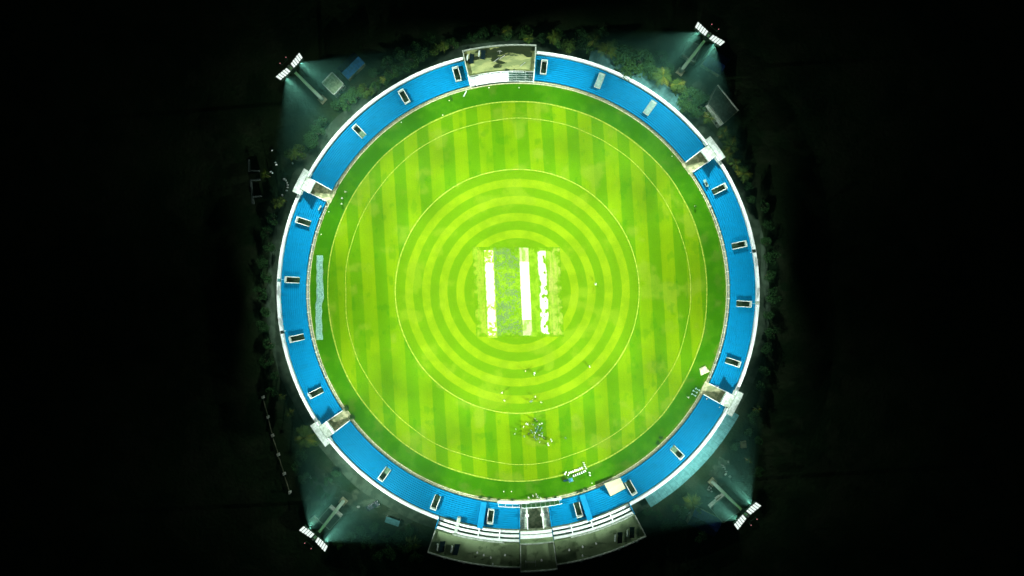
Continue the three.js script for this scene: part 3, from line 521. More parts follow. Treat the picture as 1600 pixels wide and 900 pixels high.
for (const [x, y, r] of [[1170, 720, 6], [1183, 640, 8]]) palm(x, y, r, 'small dim palm beyond the curved teal roof', 1, 4, 12);
// small bushes at the field edge
const bushMat = leafMats[0];
for (const [x, y, r, l] of [[541, 637, 6, 'dark bush at the field end of mossy gate passage'], [549, 652, 6.5, 'dark bush at the field end of mossy gate passage'], [750, 776, 4, 'dark bush on dirt strip left of white pipe railing'], [764, 779, 4, 'dark bush on dirt strip left of white pipe railing'], [908, 766, 4, 'dark bush on dirt strip near the beige awning'], [915, 764, 3.5, 'dark bush on dirt strip near the beige awning'], [902, 768, 3, 'dark bush on dirt strip near the beige awning'], [779, 780, 3, 'small bush beside the white front wall'], [800, 780, 3, 'small bush beside the white front wall'], [855, 779, 3, 'small bush beside the white front wall'], [868, 777, 3, 'small bush beside the white front wall'], [1033, 684, 4, 'dark bush at the grass edge beside the kerb'], [1028, 692, 4, 'dark bush at the grass edge beside the kerb']]) {
  const t = thing('bush', l, 'bush', at(x, y, 0.3).setY(0.05), x, 'bushes along the field edge'); part('stem', cyl(0.05, 0.03, 0.4), M.bark, t); const c = part('foliage', crowns[floor(x) % 5], bushMat, t, [0, 0.1, 0]); c.scale.set(r * S * 0.9, 0.9, r * S * 0.9);
}
console.log('trees');

// ---------- buildings outside ----------
const quad = (pts, h) => pts.map(p => at(p[0], p[1], h));
function hut(name, label, pts, h, roofMat, wallMat, edgeMat, rim = 0.35) {
  const t = thing(name, label, 'building'); const P = quad(pts, h), c = P.reduce((a, p) => a.add(p), new THREE.Vector3()).multiplyScalar(1 / P.length);
  part('wall', prism(P, 0, h - 0.25), wallMat, t); part('roof', prism(P.map(p => p.clone().lerp(c, 0.02)), h - 0.25, h), roofMat, t);
  if (edgeMat) P.forEach((p, i) => { const q = P[(i + 1) % P.length], d = q.clone().sub(p).normalize().multiplyScalar(0.13); part('parapet', bar(p.clone().add(d).setY(h + rim), q.clone().sub(d).setY(h + rim), 0.26, rim + 0.3), edgeMat, t); });
  return { t, P, c };
}
const hutRoof = mottled([0.22, 0.30, 0.17], [0.13, 0.19, 0.10], 4, 1, 0.9, 0.15), darkRoof = mottled([0.045, 0.06, 0.045], [0.025, 0.035, 0.025], 5, 1, 0.95, 0.2);
const blueShed = mottled([0.012, 0.09, 0.21], [0.01, 0.06, 0.13], 4, 1, 0.6, 0.08), blueDark = mottled([0.006, 0.025, 0.10], [0.004, 0.016, 0.06], 4, 1, 0.7, 0.1);
{ const { t, P } = hut('square_hut', 'square flat roofed hut with pale parapet beside floodlight pole', [[519, 113], [537, 131.5], [522, 148.5], [503, 130]], 4, hutRoof, M.whiteDirty, M.whiteDirty, 0.4);
  const mid = P[1].clone().lerp(P[2], 0.5), d = P[2].clone().sub(P[1]).normalize(), n = new THREE.Vector3(-d.z, 0, d.x); part('doorway', bar(mid.clone().addScaledVector(d, -0.6).setY(2.2), mid.clone().addScaledVector(d, 0.6).setY(2.2), 0.3, 2.2), M.dark, t);
  for (const k of [-1.8, 1.8]) part('window', bar(mid.clone().addScaledVector(d, k - 0.5).setY(2.6), mid.clone().addScaledVector(d, k + 0.5).setY(2.6), 0.3, 1.0), M.glass, t); }
function gable(label, a, b, w1, w2, hEave, hRidge, m1, m2) {   // ridge from a to b (px at ridge height), slopes w1 to one side and w2 to the other in metres
  const t = thing('gabled_shed', label, 'shed'), A = at(a[0], a[1], hRidge), B = at(b[0], b[1], hRidge), d = B.clone().sub(A).normalize(), n = new THREE.Vector3(-d.z, 0, d.x);
  for (const [w, m] of [[w1, m1], [-w2, m2]]) { const C = A.clone().addScaledVector(n, w).setY(hEave), E2 = B.clone().addScaledVector(n, w).setY(hEave), dn = new THREE.Vector3(0, -0.1, 0);
    const qd = [A, B, E2, C], lo = qd.map(p => p.clone().add(dn)); part('roof_slope', tri([qd, [...lo].reverse(), [A, C, lo[3], lo[0]], [B, lo[1], lo[2], E2], [C, E2, lo[2], lo[3]]]), m, t);
    const L = A.distanceTo(B), k = floor(L / 0.9); for (let i = 0; i <= k; i++) { const p = A.clone().lerp(B, i / k), q = C.clone().lerp(E2, i / k); part('roof_rib', tubeBetween(p.clone().setY(p.y + 0.03), q.clone().setY(q.y + 0.03), 0.04, 4), m, t); } }
  const q = [A.clone().addScaledVector(n, w1 * 0.94), B.clone().addScaledVector(n, w1 * 0.94), B.clone().addScaledVector(n, -w2 * 0.94), A.clone().addScaledVector(n, -w2 * 0.94)]; part('wall', prism(q, 0, hEave - 0.12), M.concreteDark, t); return t;
}
gable('bright blue gabled shed between square hut and leafy trees', [534, 113.7], [560, 88], 2.7, 2.6, 3.2, 4.2, blueShed, blueDark);
gable('dark blue roofed shed behind the upper floodlight', [1106, 86], [1134, 103], 3.3, 3.0, 3, 3.9, blueDark, blueDark);
gable('dark blue roofed shed beside palm and lower floodlight hut', [1082, 806], [1124, 826], 3.4, 3.0, 3, 3.9, blueDark, blueDark);
hut('tower_hut', 'dark flat roofed hut under the floodlight behind big trees', [[1076, 63], [1066.5, 84.5], [1086, 95], [1096, 72]], 3.4, darkRoof, M.whiteDirty, lin(0.10, 0.14, 0.10), 0.2);
hut('tower_hut', 'dark flat roofed hut below the floodlight near parked car', [[514, 793], [497, 812], [515, 828], [532, 809]], 3.4, darkRoof, M.whiteDirty, lin(0.16, 0.2, 0.15), 0.2);
hut('tower_hut', 'dark flat roofed hut under the floodlight beyond curved teal roof', [[1133, 774.5], [1110, 794], [1130, 817], [1155, 799]], 3.4, darkRoof, M.whiteDirty, lin(0.10, 0.14, 0.10), 0.2);
{ const { t, P } = hut('long_house', 'long dark roofed house with pale side wall and parapet', [[1121, 133], [1153, 173], [1131, 193], [1107, 162]], 4.5, darkRoof, M.whiteDirty, null);
  part('parapet', bar(P[0].clone().setY(5.0), P[1].clone().setY(5.0), 0.3, 0.7), M.whiteDirty, t); part('parapet', bar(P[1].clone().lerp(P[2], 0.02).setY(4.9), P[2].clone().lerp(P[1], 0.05).setY(4.9), 0.2, 0.6), M.concreteDark, t);
  part('veranda', prism([P[3], P[2], P[2].clone().add(new THREE.Vector3(-0.9, 0, 0.6)), P[3].clone().add(new THREE.Vector3(-0.9, 0, 0.6))], 0, 3.6), M.whiteDirty, t);
  for (let k = 1; k < 5; k++) { const p = P[3].clone().lerp(P[2], k / 5 - 0.04).add(new THREE.Vector3(-0.92, 0, 0.62)), q = P[3].clone().lerp(P[2], k / 5 + 0.04).add(new THREE.Vector3(-0.92, 0, 0.62)); part('window', bar(p.setY(2.6), q.setY(2.6), 0.1, 1.1), M.glass, t); } }
for (const [x, y, w, d, h, tu, l] of [[1083, 95.5, 1.7, 1.1, 1.6, -0.5, 'small pale cabinet beside the upper floodlight pole'], [1124, 780, 1.9, 1.3, 1.8, 0.6, 'small pale cabinet beside the lower floodlight hut'], [1078, 805, 1.6, 1.0, 1.2, 0.6, 'small pale box at the foot of green palm'], [490, 814, 1.9, 2.4, 1.6, 0.7, 'grey green cabinet beside the floodlight hut near car']]) {
  const t = thing('cabinet', l, 'cabinet', at(x, y, h).setY(0), tu); part('body', box(w, h, d, 0, h / 2, 0), M.whiteDirty, t); part('lid', box(w + 0.14, 0.1, d + 0.14, 0, h + 0.05, 0), M.concrete, t); part('door', box(w * 0.6, h * 0.7, 0.05, 0, h * 0.5, d / 2 + 0.026), M.steel, t);
}
single('stone_block', metric(new THREE.BoxGeometry(1.8, 1.2, 2.2, 2, 2, 2).rotateY(0.1).translate(0, 0.6, 0)), M.gatefloor, 'yellowish stone block on dark ground beyond teal roof', 'block', null, at(1162, 695, 1).setY(0).toArray());
// curved teal roofs outside the stands
const tealOld = mottled([0.05, 0.13, 0.12], [0.028, 0.085, 0.08], 6, 0.9, 0.75, 0.15);
function tealRoof(label, a0, a1, p0, p1, h, tm) {
  const t = thing('curved_roof', label, 'roof'), n = Math.round((a1 - a0) / (1.6 * D));
  for (let k = 0; k < n; k++) { const s = a0 + (a1 - a0) * k / n, q = a0 + (a1 - a0) * (k + 1) / n; part('roof_sheet', sweep([[rad(p0, h), h], [rad(p0, h), h + 0.1], [rad(p1, h), h - 0.9], [rad(p1, h), h - 1.0]], s + 0.0004, q - 0.0004, 0.9 * D), tm, t); }
  for (let k = 0; k <= 6; k++) { const a = a0 + (a1 - a0) * (k + 0.02) / 6.06, p = pol(rad(p1, h) - 0.4, a, 0); part('post', cyl(0.12, 0.12, h - 1.0), M.steel, t, p.toArray()); }
}
tealRoof('long curved teal sheet roof hugging the outside of the stand', ang(1150, 646), ang(1010, 782), 377, 397, 4.5, M.teal);
tealRoof('curved teal sheet roof partly hidden by palms and trees', ang(920, 92), ang(1062, 172), 377, 399, 4.5, tealOld);
console.log('buildings');

// ---------- things along the stands ----------
// awning
{ const t = thing('awning', 'beige two slope awning at the front of the blue stand', 'awning', null), h = 3.6, A = at(949, 765, h), B = at(973, 754, h);
  const f = [at(944, 756, h - 0.9), at(969, 746.5, h - 0.9)], b2 = [at(954, 775.5, h - 0.5), at(977.5, 763, h - 0.5)], dn = p => p.clone().setY(p.y - 0.08), m = lin(0.34, 0.345, 0.21, 0.8);
  for (const [p, q] of [f, b2]) part('canvas', tri([[A, p, q, B], [dn(B), dn(q), dn(p), dn(A)], [p, dn(p), dn(q), q], [A, dn(A), dn(p), p], [B, q, dn(q), dn(B)]]), m, t);
  for (const p of f) part('post', tubeBetween(p.clone().setY(0.1), p, 0.06), M.steel, t); for (const p of b2) part('post', tubeBetween(p.clone().setY(slopeY(hypot(p.x - CX, p.z - CZ)) - 0.4), p, 0.06), M.steel, t); }
// pipe railing
{ const t = thing('pipe_railing', 'white pipe railing on blue terrace beside the tunnel', 'railing'), rr = rad(337, 2.6); const P = (r, a, y) => pol(r, a, y), a0 = ang(812, 795), a1 = ang(778, 796);
  for (let k = 0; k < 4; k++) { const a = a0 + (a1 - a0) * k / 3; part('post', tubeBetween(P(rr, a, 1.2), P(rr, a, 2.7), 0.07), M.plastic, t); part('arm', tubeBetween(P(rr, a, 2.65), P(rad(332, 2), a, 2.4), 0.07), M.plastic, t); }
  for (const y of [2.0, 2.65]) for (let k = 0; k < 3; k++) part('rail', tubeBetween(P(rr, a0 + (a1 - a0) * k / 3, y), P(rr, a0 + (a1 - a0) * (k + 1) / 3, y), 0.06), M.plastic, t); }
// low fences at both flanks of the field
function fence(a0, a1, r, label) {
  const t = thing('field_fence', label, 'fence', null, 0, 'low pipe fences beside the field'), n = Math.round((a1 - a0) * r / 2.3);
  for (let k = 0; k <= n; k++) { const a = a0 + (a1 - a0) * k / n, p = pol(r, a, 0.1); part('post', tubeBetween(p, p.clone().setY(1.25), 0.07, 6), M.plastic, t); if (k % 2 === 0) part('brace', tubeBetween(pol(r + 0.05, a, 1.2), pol(r + 1.1, a, 0.2), 0.06, 5), M.plastic, t);
    if (k < n) { const b = a0 + (a1 - a0) * (k + 1) / n; part('rail', tubeBetween(pol(r, a, 1.2), pol(r, b, 1.2), 0.045, 5), M.steel, t); part('rail', tubeBetween(pol(r, a, 0.65), pol(r, b, 0.65), 0.04, 5), M.steel, t); } }
}
fence(-24 * D, 24 * D, rad(327.1), 'low pipe fence in front of the darker blue stand'); fence(156 * D, 204 * D, rad(327.1), 'low pipe fence behind the long pale pitch cover');
// loudspeakers on the parapet
for (const [x, y, m, l] of [[443, 438, M.teal, 'teal loudspeaker box on the parapet beside vomitory'], [440, 519, M.dark, 'black loudspeaker box on parapet behind long pitch cover'], [1178, 392, M.dark, 'black loudspeaker box on parapet of darker blue stand'], [1178, 473, M.whiteDirty, 'pale loudspeaker on short arm behind vomitory wall']]) {
  const a = ang(x, y), t = thing('loudspeaker', l, 'loudspeaker', pol(RB - 0.1, a, 5.7), -a); part('cabinet', box(0.9, 1.0, 1.1, -0.1, 1.75, 0), m, t); part('post', box(0.14, 1.3, 0.14, 0, 0.62, 0), M.steel, t); part('arm', box(1.3, 0.12, 0.12, -0.8, 1.5, 0.3), M.plastic, t);
}
// small barrows and boxes on terraces
{ const t = thing('hand_trolley', 'small pale hand trolley on the blue terrace near gate', 'trolley', at(1103, 286, 2.4).setY(1.2 + RISE * 2), -1.1); part('tray', box(2.6, 0.14, 0.9, 0, 0.55, 0), M.lid, t); part('tray_load', box(1.0, 0.3, 0.5, 0.2, 0.77, 0), M.dark, t);
  for (const [x, z] of [[-0.9, -0.4], [0.9, -0.4], [-0.9, 0.4], [0.9, 0.4]]) part('wheel', new THREE.CylinderGeometry(0.28, 0.28, 0.1, 12).rotateX(PI / 2), M.dark, t, [x, 0.28, z]); }
for (const [x, y, l] of [[525, 287, 'small pale bench at the field end beside brown passage'], [500, 325, 'small pale bench on terrace edge below brown passage']]) { const t = thing('bench', l, 'bench', at(x, y, 1.2).setY(y < 300 ? 0.18 : 1.2), 1.0); part('seat', box(1.9, 0.1, 0.6, 0, 0.45, 0), M.lid, t); part('backrest', box(1.9, 0.5, 0.1, 0, 0.78, 0.28), M.lid, t); for (const s of [-0.8, 0.8]) part('leg', box(0.1, 0.4, 0.5, s, 0.2, 0), M.steel, t); }
// rolled covers and tarpaulins on the grass
function tarp(name, label, cat, outline, nu, nv, mat, seed, amp) {
  const q = [], V = (u, v) => { const p = outline(u, v), k = amp * (fbm(p.x * 1.6 + seed, p.z * 1.1, 4) * min(1, 12 * min(u, 1 - u, v, 1 - v)) + 0.1); return p.setY(FY + 0.02 + k); };
  for (let i = 0; i < nu; i++) for (let j = 0; j < nv; j++) q.push([V(i / nu, j / nv), V(i / nu, (j + 1) / nv), V((i + 1) / nu, (j + 1) / nv), V((i + 1) / nu, j / nv)]);
  single(name, tri(q), mat, label, cat);
}
const coverMat = mottled([0.15, 0.27, 0.20], [0.08, 0.17, 0.13], 1.6, 1, 0.7, 0.25, 256);
tarp('pitch_cover', 'long pale green wrinkled pitch cover lying on outfield grass', 'pitch cover', (u, v) => { const y = 399 + 132 * v, w = v > 0.35 && v < 0.55 ? 1.6 * sin((v - 0.35) / 0.2 * PI) : 0, sh = smooth(0.5, 0.62, v) * -1.6 + smooth(0.75, 1, v) * 1.2 + 0.4 * sin(v * 40); return at(494.5 + sh + (10.3 + w) * u, y); }, 14, 130, coverMat, 3, 0.55);
tarp('crumpled_sheet', 'crumpled beige sheet on grass near gate passage', 'sheet', (u, v) => { const c = at(1099.5, 578.5), a = -0.45, x = (u - 0.5) * 13 * S * (0.8 + 0.4 * v), z = (v - 0.5) * 11 * S; return new THREE.Vector3(c.x + x * cos(a) - z * sin(a), 0, c.z + x * sin(a) + z * cos(a)); }, 18, 18, lin(0.42, 0.42, 0.25, 0.9), 9, 0.9);
// pole lying by the upper stand
single('steel_pole', tubeBetween(at(703.5, 150, 0).setY(0.15), at(706.5, 158, 0).setY(0.15), 0.09), M.dark, 'dark steel pole lying on grass near stand front', 'pole');
single('folded_net', merge([tubeBetween(at(725, 151).setY(0.2), at(729, 142).setY(0.2), 0.15), tubeBetween(at(724, 151).setY(0.15), at(727, 145).setY(0.15), 0.12)]), lin(0.4, 0.5, 0.4), 'pale folded net lying beside the small pavilion corner', 'net');
// equipment frames by the gate
{ const m = lin(0.25, 0.42, 0.36, 0.6); for (const [x, y] of [[1086, 612], [1090, 608.5], [1084, 617]]) { const t = thing('training_frame', 'pale green training frame on grass near gate passage', 'frame', at(x, y, 0.5).setY(FY), -0.5, 'training frames by the gate'); part('bar', box(1.6, 0.1, 0.14, 0, 0.9, 0), m, t); for (const s of [-0.7, 0.7]) part('leg', box(0.1, 0.9, 0.6, s, 0.45, 0), m, t); } }

// ---------- white chairs and team photo bench ----------
{
  const t0 = thing('plastic_chair', 'white plastic chair in the double row on the outfield', 'chair', at(889.4, 738), 0, 'white chairs set out on the outfield'); t0.position.y = FY;
  part('seat', box(0.46, 0.05, 0.46, 0, 0.44, 0), M.plastic, t0); part('backrest', box(0.46, 0.46, 0.05, 0, 0.69, 0.22), M.plastic, t0); for (const [x, z] of [[-0.2, -0.2], [0.2, -0.2], [-0.2, 0.2], [0.2, 0.2]]) part('leg', box(0.05, 0.42, 0.05, x, 0.21, z), M.plastic, t0);
  const spots = []; for (let k = 0; k < 8; k++) spots.push([889.4 + k * 2.8, 738 - k * 1.05]); for (let k = 0; k < 7; k++) spots.push([896 + k * 3.1, 743 - k * 1.3]);
  const r = rng(8); spots.forEach(([x, y], i) => { const p = at(x + (r() - 0.5) * 0.5, y + (r() - 0.5) * 0.6).setY(FY); t0.scale.set(0.72, 1, 1.15); if (!i) { t0.position.copy(p); t0.rotation.y = 0.36; } else copyOf(t0, p, 0.36 + (r() - 0.5) * 0.2); });
  for (const [x, y] of [[911.5, 722.5], [912.6, 725.5], [913.6, 728.2], [915.5, 731.2], [920.5, 738], [921.3, 742]]) copyOf(t0, at(x, y).setY(FY), 1.3, 'white plastic chair standing in the side line of chairs');
  for (const [x, y] of [[882.6, 740.3], [884.2, 737.4], [887.8, 741.6]]) copyOf(t0, at(x, y).setY(FY), 0.9 + x, 'white plastic chair standing loose beside the blue tent');
  const tent = thing('blue_tent', 'small pale blue pop up tent beside the white chairs', 'tent', at(891.6, 749, 1).setY(FY), 0.3); const m = lin(0.04, 0.15, 0.22, 0.7);
  part('canopy', metric(new THREE.ConeGeometry(1.0, 0.8, 4, 1).rotateY(PI / 4).translate(0, 2.1, 0)), m, tent); for (const [x, z] of [[-0.8, -0.8], [0.8, -0.8], [-0.8, 0.8], [0.8, 0.8]]) part('pole', cyl(0.04, 0.04, 1.75, x, 0, z), M.steel, tent);
  for (const [x, y] of [[883, 750.5], [886, 750]]) { const k = thing('kit_bag', 'dark blue kit bag on the grass beside the blue tent', 'bag', at(x, y).setY(FY), x, 'kit bags by the tent'); part('body', new THREE.CapsuleGeometry(0.28, 0.8, 4, 10).rotateZ(PI / 2).translate(0, 0.28, 0), lin(0.01, 0.05, 0.08), k); part('strap', new THREE.TorusGeometry(0.2, 0.03, 5, 12).translate(0, 0.55, 0), M.dark, k); }
}

// ---------- people ----------
function bodyGeo(pose, shirt, legs) {
  const hip = 0.92, sh = 1.43, B = [];  // [ax,ay,az, ra, bx,by,bz, rb, colour]
  const skin = [0.16, 0.09, 0.055], hair = [0.01, 0.01, 0.01], shoe = [0.4, 0.4, 0.38];
  const st = pose === 1 ? 0.28 : 0.03;
  for (const s of [-1, 1]) {
    const z = s * st; B.push([s * 0.09, hip, 0, 0.095, s * 0.11, 0.5, z * 0.6 + 0.02, 0.065, legs], [s * 0.11, 0.5, z * 0.6 + 0.02, 0.065, s * 0.12, 0.09, z, 0.045, legs], [s * 0.12, 0.05, z - 0.04, 0.05, s * 0.13, 0.04, z + 0.15, 0.04, shoe]);
    const ez = pose === 2 ? 0.16 : pose === 1 ? -z * 0.6 : 0.0, hz = pose === 2 ? 0.38 : pose === 1 ? -z * 0.7 + 0.12 : 0.08, hy = pose === 2 ? 1.12 : 0.84;
    B.push([s * 0.19, sh, 0, 0.065, s * 0.26, 1.15, ez, 0.048, shirt], [s * 0.26, 1.15, ez, 0.045, s * 0.25, hy + 0.06, hz, 0.034, skin], [s * 0.25, hy + 0.06, hz, 0.04, s * 0.25, hy - 0.06, hz + 0.03, 0.03, skin]);
  }
  B.push([0, hip, 0, 0.135, 0, 1.15, 0, 0.13, shirt], [0, 1.15, 0, 0.13, 0, 1.38, 0, 0.15, shirt], [-0.13, sh, 0, 0.08, 0.13, sh, 0, 0.08, shirt], [0, 1.45, 0, 0.055, 0, 1.56, 0.01, 0.055, skin], [0, 1.62, 0.02, 0.09, 0, 1.68, 0.01, 0.098, skin], [0, 1.70, -0.015, 0.1, 0, 1.72, -0.02, 0.095, hair], [0, 1.62, 0.11, 0.014, 0, 1.645, 0.1, 0.012, skin]);
  const N = 46, mc = new MarchingCubes(N, M.plastic, false, false, 30000), hw = [0.42, 0.96, 0.55], cy = 0.9, half = N / 2;
  const dist = (x, y, z) => { let d = 9, col = B[0][8], bd = 9; for (const b of B) { const ux = b[4] - b[0], uy = b[5] - b[1], uz = b[6] - b[2], L = ux * ux + uy * uy + uz * uz + 1e-9, t = max(0, min(1, ((x - b[0]) * ux + (y - b[1]) * uy + (z - b[2]) * uz) / L)), q = hypot(x - b[0] - ux * t, y - b[1] - uy * t, z - b[2] - uz * t) - (b[3] + (b[7] - b[3]) * t); if (q < bd) { bd = q; col = b[8]; } const k = 0.03, h = max(k - abs(d - q), 0) / k; d = min(d, q) - h * h * k / 4; } return [d, col]; };
  for (let k = 0; k < N; k++) for (let j = 0; j < N; j++) for (let i = 0; i < N; i++) mc.field[k * N * N + j * N + i] = -dist((i - half) / half * hw[0], (j - half) / half * hw[1] + cy, (k - half) / half * hw[2])[0];
  mc.isolation = 0; mc.update();
  const n = mc.count, p = new Float32Array(n * 3), c = new Float32Array(n * 3);
  for (let i = 0; i < n; i++) { const x = mc.positionArray[3 * i] * hw[0], y = mc.positionArray[3 * i + 1] * hw[1] + cy, z = mc.positionArray[3 * i + 2] * hw[2]; p.set([x, y, z], 3 * i); c.set(dist(x, y, z)[1], 3 * i); }
  let g = new THREE.BufferGeometry(); g.setAttribute('position', new THREE.BufferAttribute(p, 3)); g.setAttribute('color', new THREE.BufferAttribute(c, 3)); g = mergeVertices(g, 1e-4); g.computeVertexNormals(); return g;
}
const skinMat = new THREE.MeshPhysicalMaterial({ vertexColors: true, roughness: 0.85, specularIntensity: 0.3 });
const W = [0.5, 0.52, 0.48], NAVY = [0.02, 0.04, 0.10], GRN = [0.12, 0.24, 0.18], TEALS = [0.05, 0.15, 0.16];
const bodies = { white: [bodyGeo(0, W, W), bodyGeo(1, W, W), bodyGeo(2, W, W)], green: [bodyGeo(0, GRN, NAVY), bodyGeo(1, GRN, NAVY)], teal: [bodyGeo(0, TEALS, [0.02, 0.03, 0.04]), bodyGeo(2, TEALS, [0.02, 0.03, 0.04])], dark: [bodyGeo(0, [0.03, 0.05, 0.04], [0.02, 0.02, 0.02])] };
const pr2 = rng(21);
function person(px, py, kind, label, group, y = FY) {
  const b = bodies[kind], p = at(px, py, 1.2).setY(y), m = single('person', b[floor(pr2() * b.length)], skinMat, label, 'person', group, p.toArray(), [0, pr2() * 6.28, 0]); m.scale.setScalar(0.97 + pr2() * 0.1); return m;
}
const hud = k => `person in ${k} in the crowded group on striped grass`, gh = 'people gathered on the striped grass';
for (const [x, y, k] of [[845.5, 629, 'w'], [829, 628, 'g'], [831, 627, 'g'], [822, 662, 'w'], [824.5, 663.3, 'w'], [818, 667, 'w'], [843, 663, 'w'], [846.7, 662, 'w'], [837, 669.5, 'g'], [833, 664, 'g'], [806, 671, 'g'], [804.5, 678.3, 'g'], [830, 673, 'g'], [838, 674.3, 't'], [836.5, 676.5, 'w'], [842.7, 680, 'w'], [847, 681.7, 'w'], [834.5, 680.5, 't'], [837.6, 686.5, 't'], [843.2, 691, 'w'], [819, 682, 'g'], [839.5, 671, 't'], [841, 686, 't'], [835, 683.5, 't'], [832, 676.5, 'g'], [844, 672.5, 't'], [847, 677, 'g'], [850, 685, 'd'], [839, 658, 'd'], [836, 655, 'd'], [826, 678, 'd'], [841, 667, 'g'], [846, 669, 't']])
  person(x, y, { w: 'white', g: 'green', t: 'teal', d: 'dark' }[k], hud({ w: 'white', g: 'pale green top', t: 'teal top', d: 'dark clothes' }[k]), gh);
for (const [x, y] of [[861, 687], [862.3, 689.5], [856, 693.5], [856.8, 696]]) person(x, y, 'white', 'person in white beside the crowded group on striped grass', gh);
person(884, 684.5, 'teal', 'lone person in teal top near the crowded group', gh);
for (const [x, y, l] of [[788, 626, 'lone person in white on the outer mown ring'], [784.5, 614, 'lone person in white inside outer mown ring'], [835.5, 583, 'person in white standing with another below the pitches'], [834.5, 586, 'person in white standing with another below the pitches'], [821, 580, 'lone person in white left of the pair below pitches'], [836.5, 620, 'lone person in white at edge of the mown circle'], [921, 573, 'lone person in white on the mown rings'], [931, 444, 'lone person in white on mown ring beside worn strip'], [538.8, 299.5, 'person in white near brown gate passage'], [534, 309.5, 'person in white near brown gate passage'], [533.5, 318.5, 'person in white near brown gate passage']]) person(x, y, 'white', l, 'people scattered over the field');
person(1087, 322, 'dark', 'lone person in dark clothes on outfield before darker blue stand', 'people scattered over the field'); person(1076, 621, 'white', 'lone person in white beside training frames', 'people scattered over the field');
for (const [x, y] of [[826, 778], [833, 775], [840, 777], [838, 773], [845, 779]]) person(x, y, 'white', 'person in white standing at the tunnel front wall', 'people at the tunnel front');
for (const [x, y] of [[1115.5, 602.5], [1120, 604]]) person(x, y, 'white', 'person in white sitting area above the beige gate passage', 'people on the blue terraces', rowY(1));
person(1103, 622.5, 'white', 'person in white on blue terrace below beige gate passage', 'people on the blue terraces', rowY(0)); person(1120.5, 634, 'white', 'person in white halfway up terrace below beige gate', 'people on the blue terraces', rowY(5));
// white marker discs on the grass
for (const [x, y] of [[627, 191], [702, 157], [514, 331], [502, 366], [692, 180], [764, 137], [811, 137], [799, 768], [1050, 244], [925, 755], [787, 768]]) single('marker_disc', new THREE.CylinderGeometry(0.09, 0.16, 0.12, 12), M.plastic, 'small white marker disc lying on the grass', 'marker', 'white marker discs on the grass', at(x, y).setY(FY + 0.06).toArray());

// ---------- parked car, tarpaulin shed, fence and stones ----------
{
  const t = thing('parked_car', 'dark parked car on the dusty yard near floodlight', 'car', at(582, 791, 1).setY(0.02), -1.05 - PI / 2 + PI); const paint = lin(0.012, 0.022, 0.028, 0.25), L = 4.4;
  const sh = new THREE.Shape(); [[-2.2, 0.45], [-2.2, 0.85], [-1.9, 0.98], [-1.2, 1.0], [2.05, 0.92], [2.2, 0.7], [2.2, 0.42]].forEach((p, i) => i ? sh.lineTo(p[0], p[1]) : sh.moveTo(p[0], p[1]));
  part('body', metric(new THREE.ExtrudeGeometry(sh, { depth: 1.6, bevelEnabled: true, bevelSize: 0.08, bevelThickness: 0.09, bevelSegments: 2 }).translate(0, 0, -0.8)), paint, t);
  const cb = new THREE.Shape(); [[-1.95, 1.0], [-1.6, 1.48], [0.35, 1.5], [1.15, 1.0]].forEach((p, i) => i ? cb.lineTo(p[0], p[1]) : cb.moveTo(p[0], p[1]));
  part('cabin_glass', metric(new THREE.ExtrudeGeometry(cb, { depth: 1.36, bevelEnabled: true, bevelSize: 0.04, bevelThickness: 0.06, bevelSegments: 2 }).translate(0, 0, -0.68)), M.glass, t); part('roof', box(1.9, 0.06, 1.36, -0.62, 1.56, 0), paint, t);
  for (const [x, z] of [[-1.35, -0.82], [-1.35, 0.82], [1.4, -0.82], [1.4, 0.82]]) { const w = part('wheel', new THREE.CylinderGeometry(0.33, 0.33, 0.22, 18).rotateX(PI / 2), M.dark, t, [x, 0.33, z]); part('rim', new THREE.CylinderGeometry(0.2, 0.2, 0.24, 12).rotateX(PI / 2), M.metal, w); }
  for (const z of [-0.6, 0.6]) { part('headlight', box(0.08, 0.16, 0.4, 2.27, 0.72, z), M.plastic, t); part('tail_light', box(0.06, 0.16, 0.35, -2.27, 0.8, z), lin(0.25, 0.02, 0.02), t); }
  const s = thing('tarpaulin_shelter', 'low shelter with teal sheet roof beside the parked car yard', 'shelter', at(613, 815, 2).setY(0), -0.32); part('sheet_roof', metric(new THREE.BoxGeometry(4.9, 0.08, 2.1, 6, 1, 3).rotateX(0.12).translate(0, 2.0, 0)), M.teal, s); for (const [x, z] of [[-2.3, -0.9], [2.3, -0.9], [-2.3, 0.9], [2.3, 0.9]]) part('post', cyl(0.05, 0.05, 1.95 + (z < 0 ? 0.06 : -0.12), x, 0, z), M.steel, s);
}
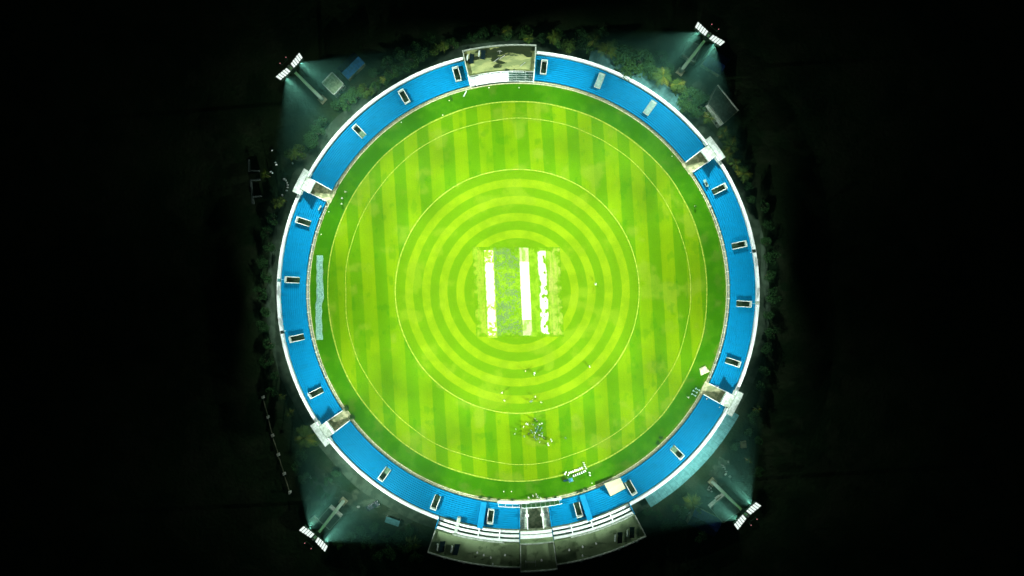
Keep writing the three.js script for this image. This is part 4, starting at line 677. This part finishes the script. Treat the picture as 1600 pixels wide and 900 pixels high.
{ const t = thing('post_fence', 'old fence with pale concrete posts on the dark ground', 'fence'), P = [[410, 621], [418, 652], [425, 681], [434, 711], [443, 741], [452, 770]];
  P.forEach(([x, y], i) => { const p = at(x, y, 1.5).setY(0); part('post', box(0.6, 1.6, 0.9, p.x, 0.8, p.z, 0.3), M.whiteDirty, t); if (i) { const q = at(P[i - 1][0], P[i - 1][1], 1).setY(1.1); part('rail', bar(q, p.clone().setY(1.1), 0.14, 0.2), M.concreteDark, t); part('rail', bar(q.clone().setY(0.6), p.clone().setY(0.6), 0.12, 0.16), M.concreteDark, t); } }); }
{ const t = thing('roofless_wall', 'broken roofless wall with three stub arms on dark ground', 'wall'); const w = lin(0.06, 0.08, 0.07);
  for (const [a, b] of [[[388, 249], [388, 268]], [[391, 281], [391.5, 292]], [[392.5, 292], [394, 318]], [[391, 266], [404, 266.5]], [[391, 281], [405, 280]], [[393, 307], [407, 306]]]) part('wall_run', bar(at(a[0], a[1], 1.6), at(b[0], b[1], 1.6), 0.35, 1.6), w, t); }
{ const g = new THREE.DodecahedronGeometry(0.42, 0); const r = rng(4);
  for (const [x, y] of [[425, 235], [430, 254], [431.5, 257], [444, 280], [446.5, 282], [448.5, 285.5], [449.5, 289], [449.3, 293], [448, 298], [441, 305], [423, 268], [425.5, 270], [457, 255]]) { const m = single('white_stone', g, M.white, 'whitewashed stone on dark ground outside the brown gate passage', 'stone', 'whitewashed stones outside the gate', at(x, y, 0.3).setY(0.24).toArray(), [r() * 3, r() * 3, r() * 3]); m.scale.set(0.7 + r() * 0.5, 0.7, 0.7 + r() * 0.5); } }
{ const g = new THREE.DodecahedronGeometry(0.5, 0), r = rng(14), m = lin(0.3, 0.34, 0.28);
  for (const [x, y] of [[1138, 722], [1131, 730], [1133, 733], [1135, 737], [1134, 741], [1108, 761], [1111, 763], [1107, 765], [1112, 768], [484, 745], [486, 748], [560, 792], [1141, 745], [1129, 727]]) { const q = single('rubble_piece', g, m, x > 800 ? 'pale rubble piece on ground beyond the curved teal roof' : 'pale rubble piece on ground near the lower hut', 'rubble', x > 800 ? 'rubble beyond the teal roof' : 'rubble near the hut', at(x, y, 0.3).setY(0.2).toArray(), [r() * 3, r() * 3, r() * 3]); q.scale.set(0.5 + r() * 0.9, 0.5, 0.5 + r() * 0.9); } }
console.log('all');
shade(scene);
renderer.render(scene, camera);
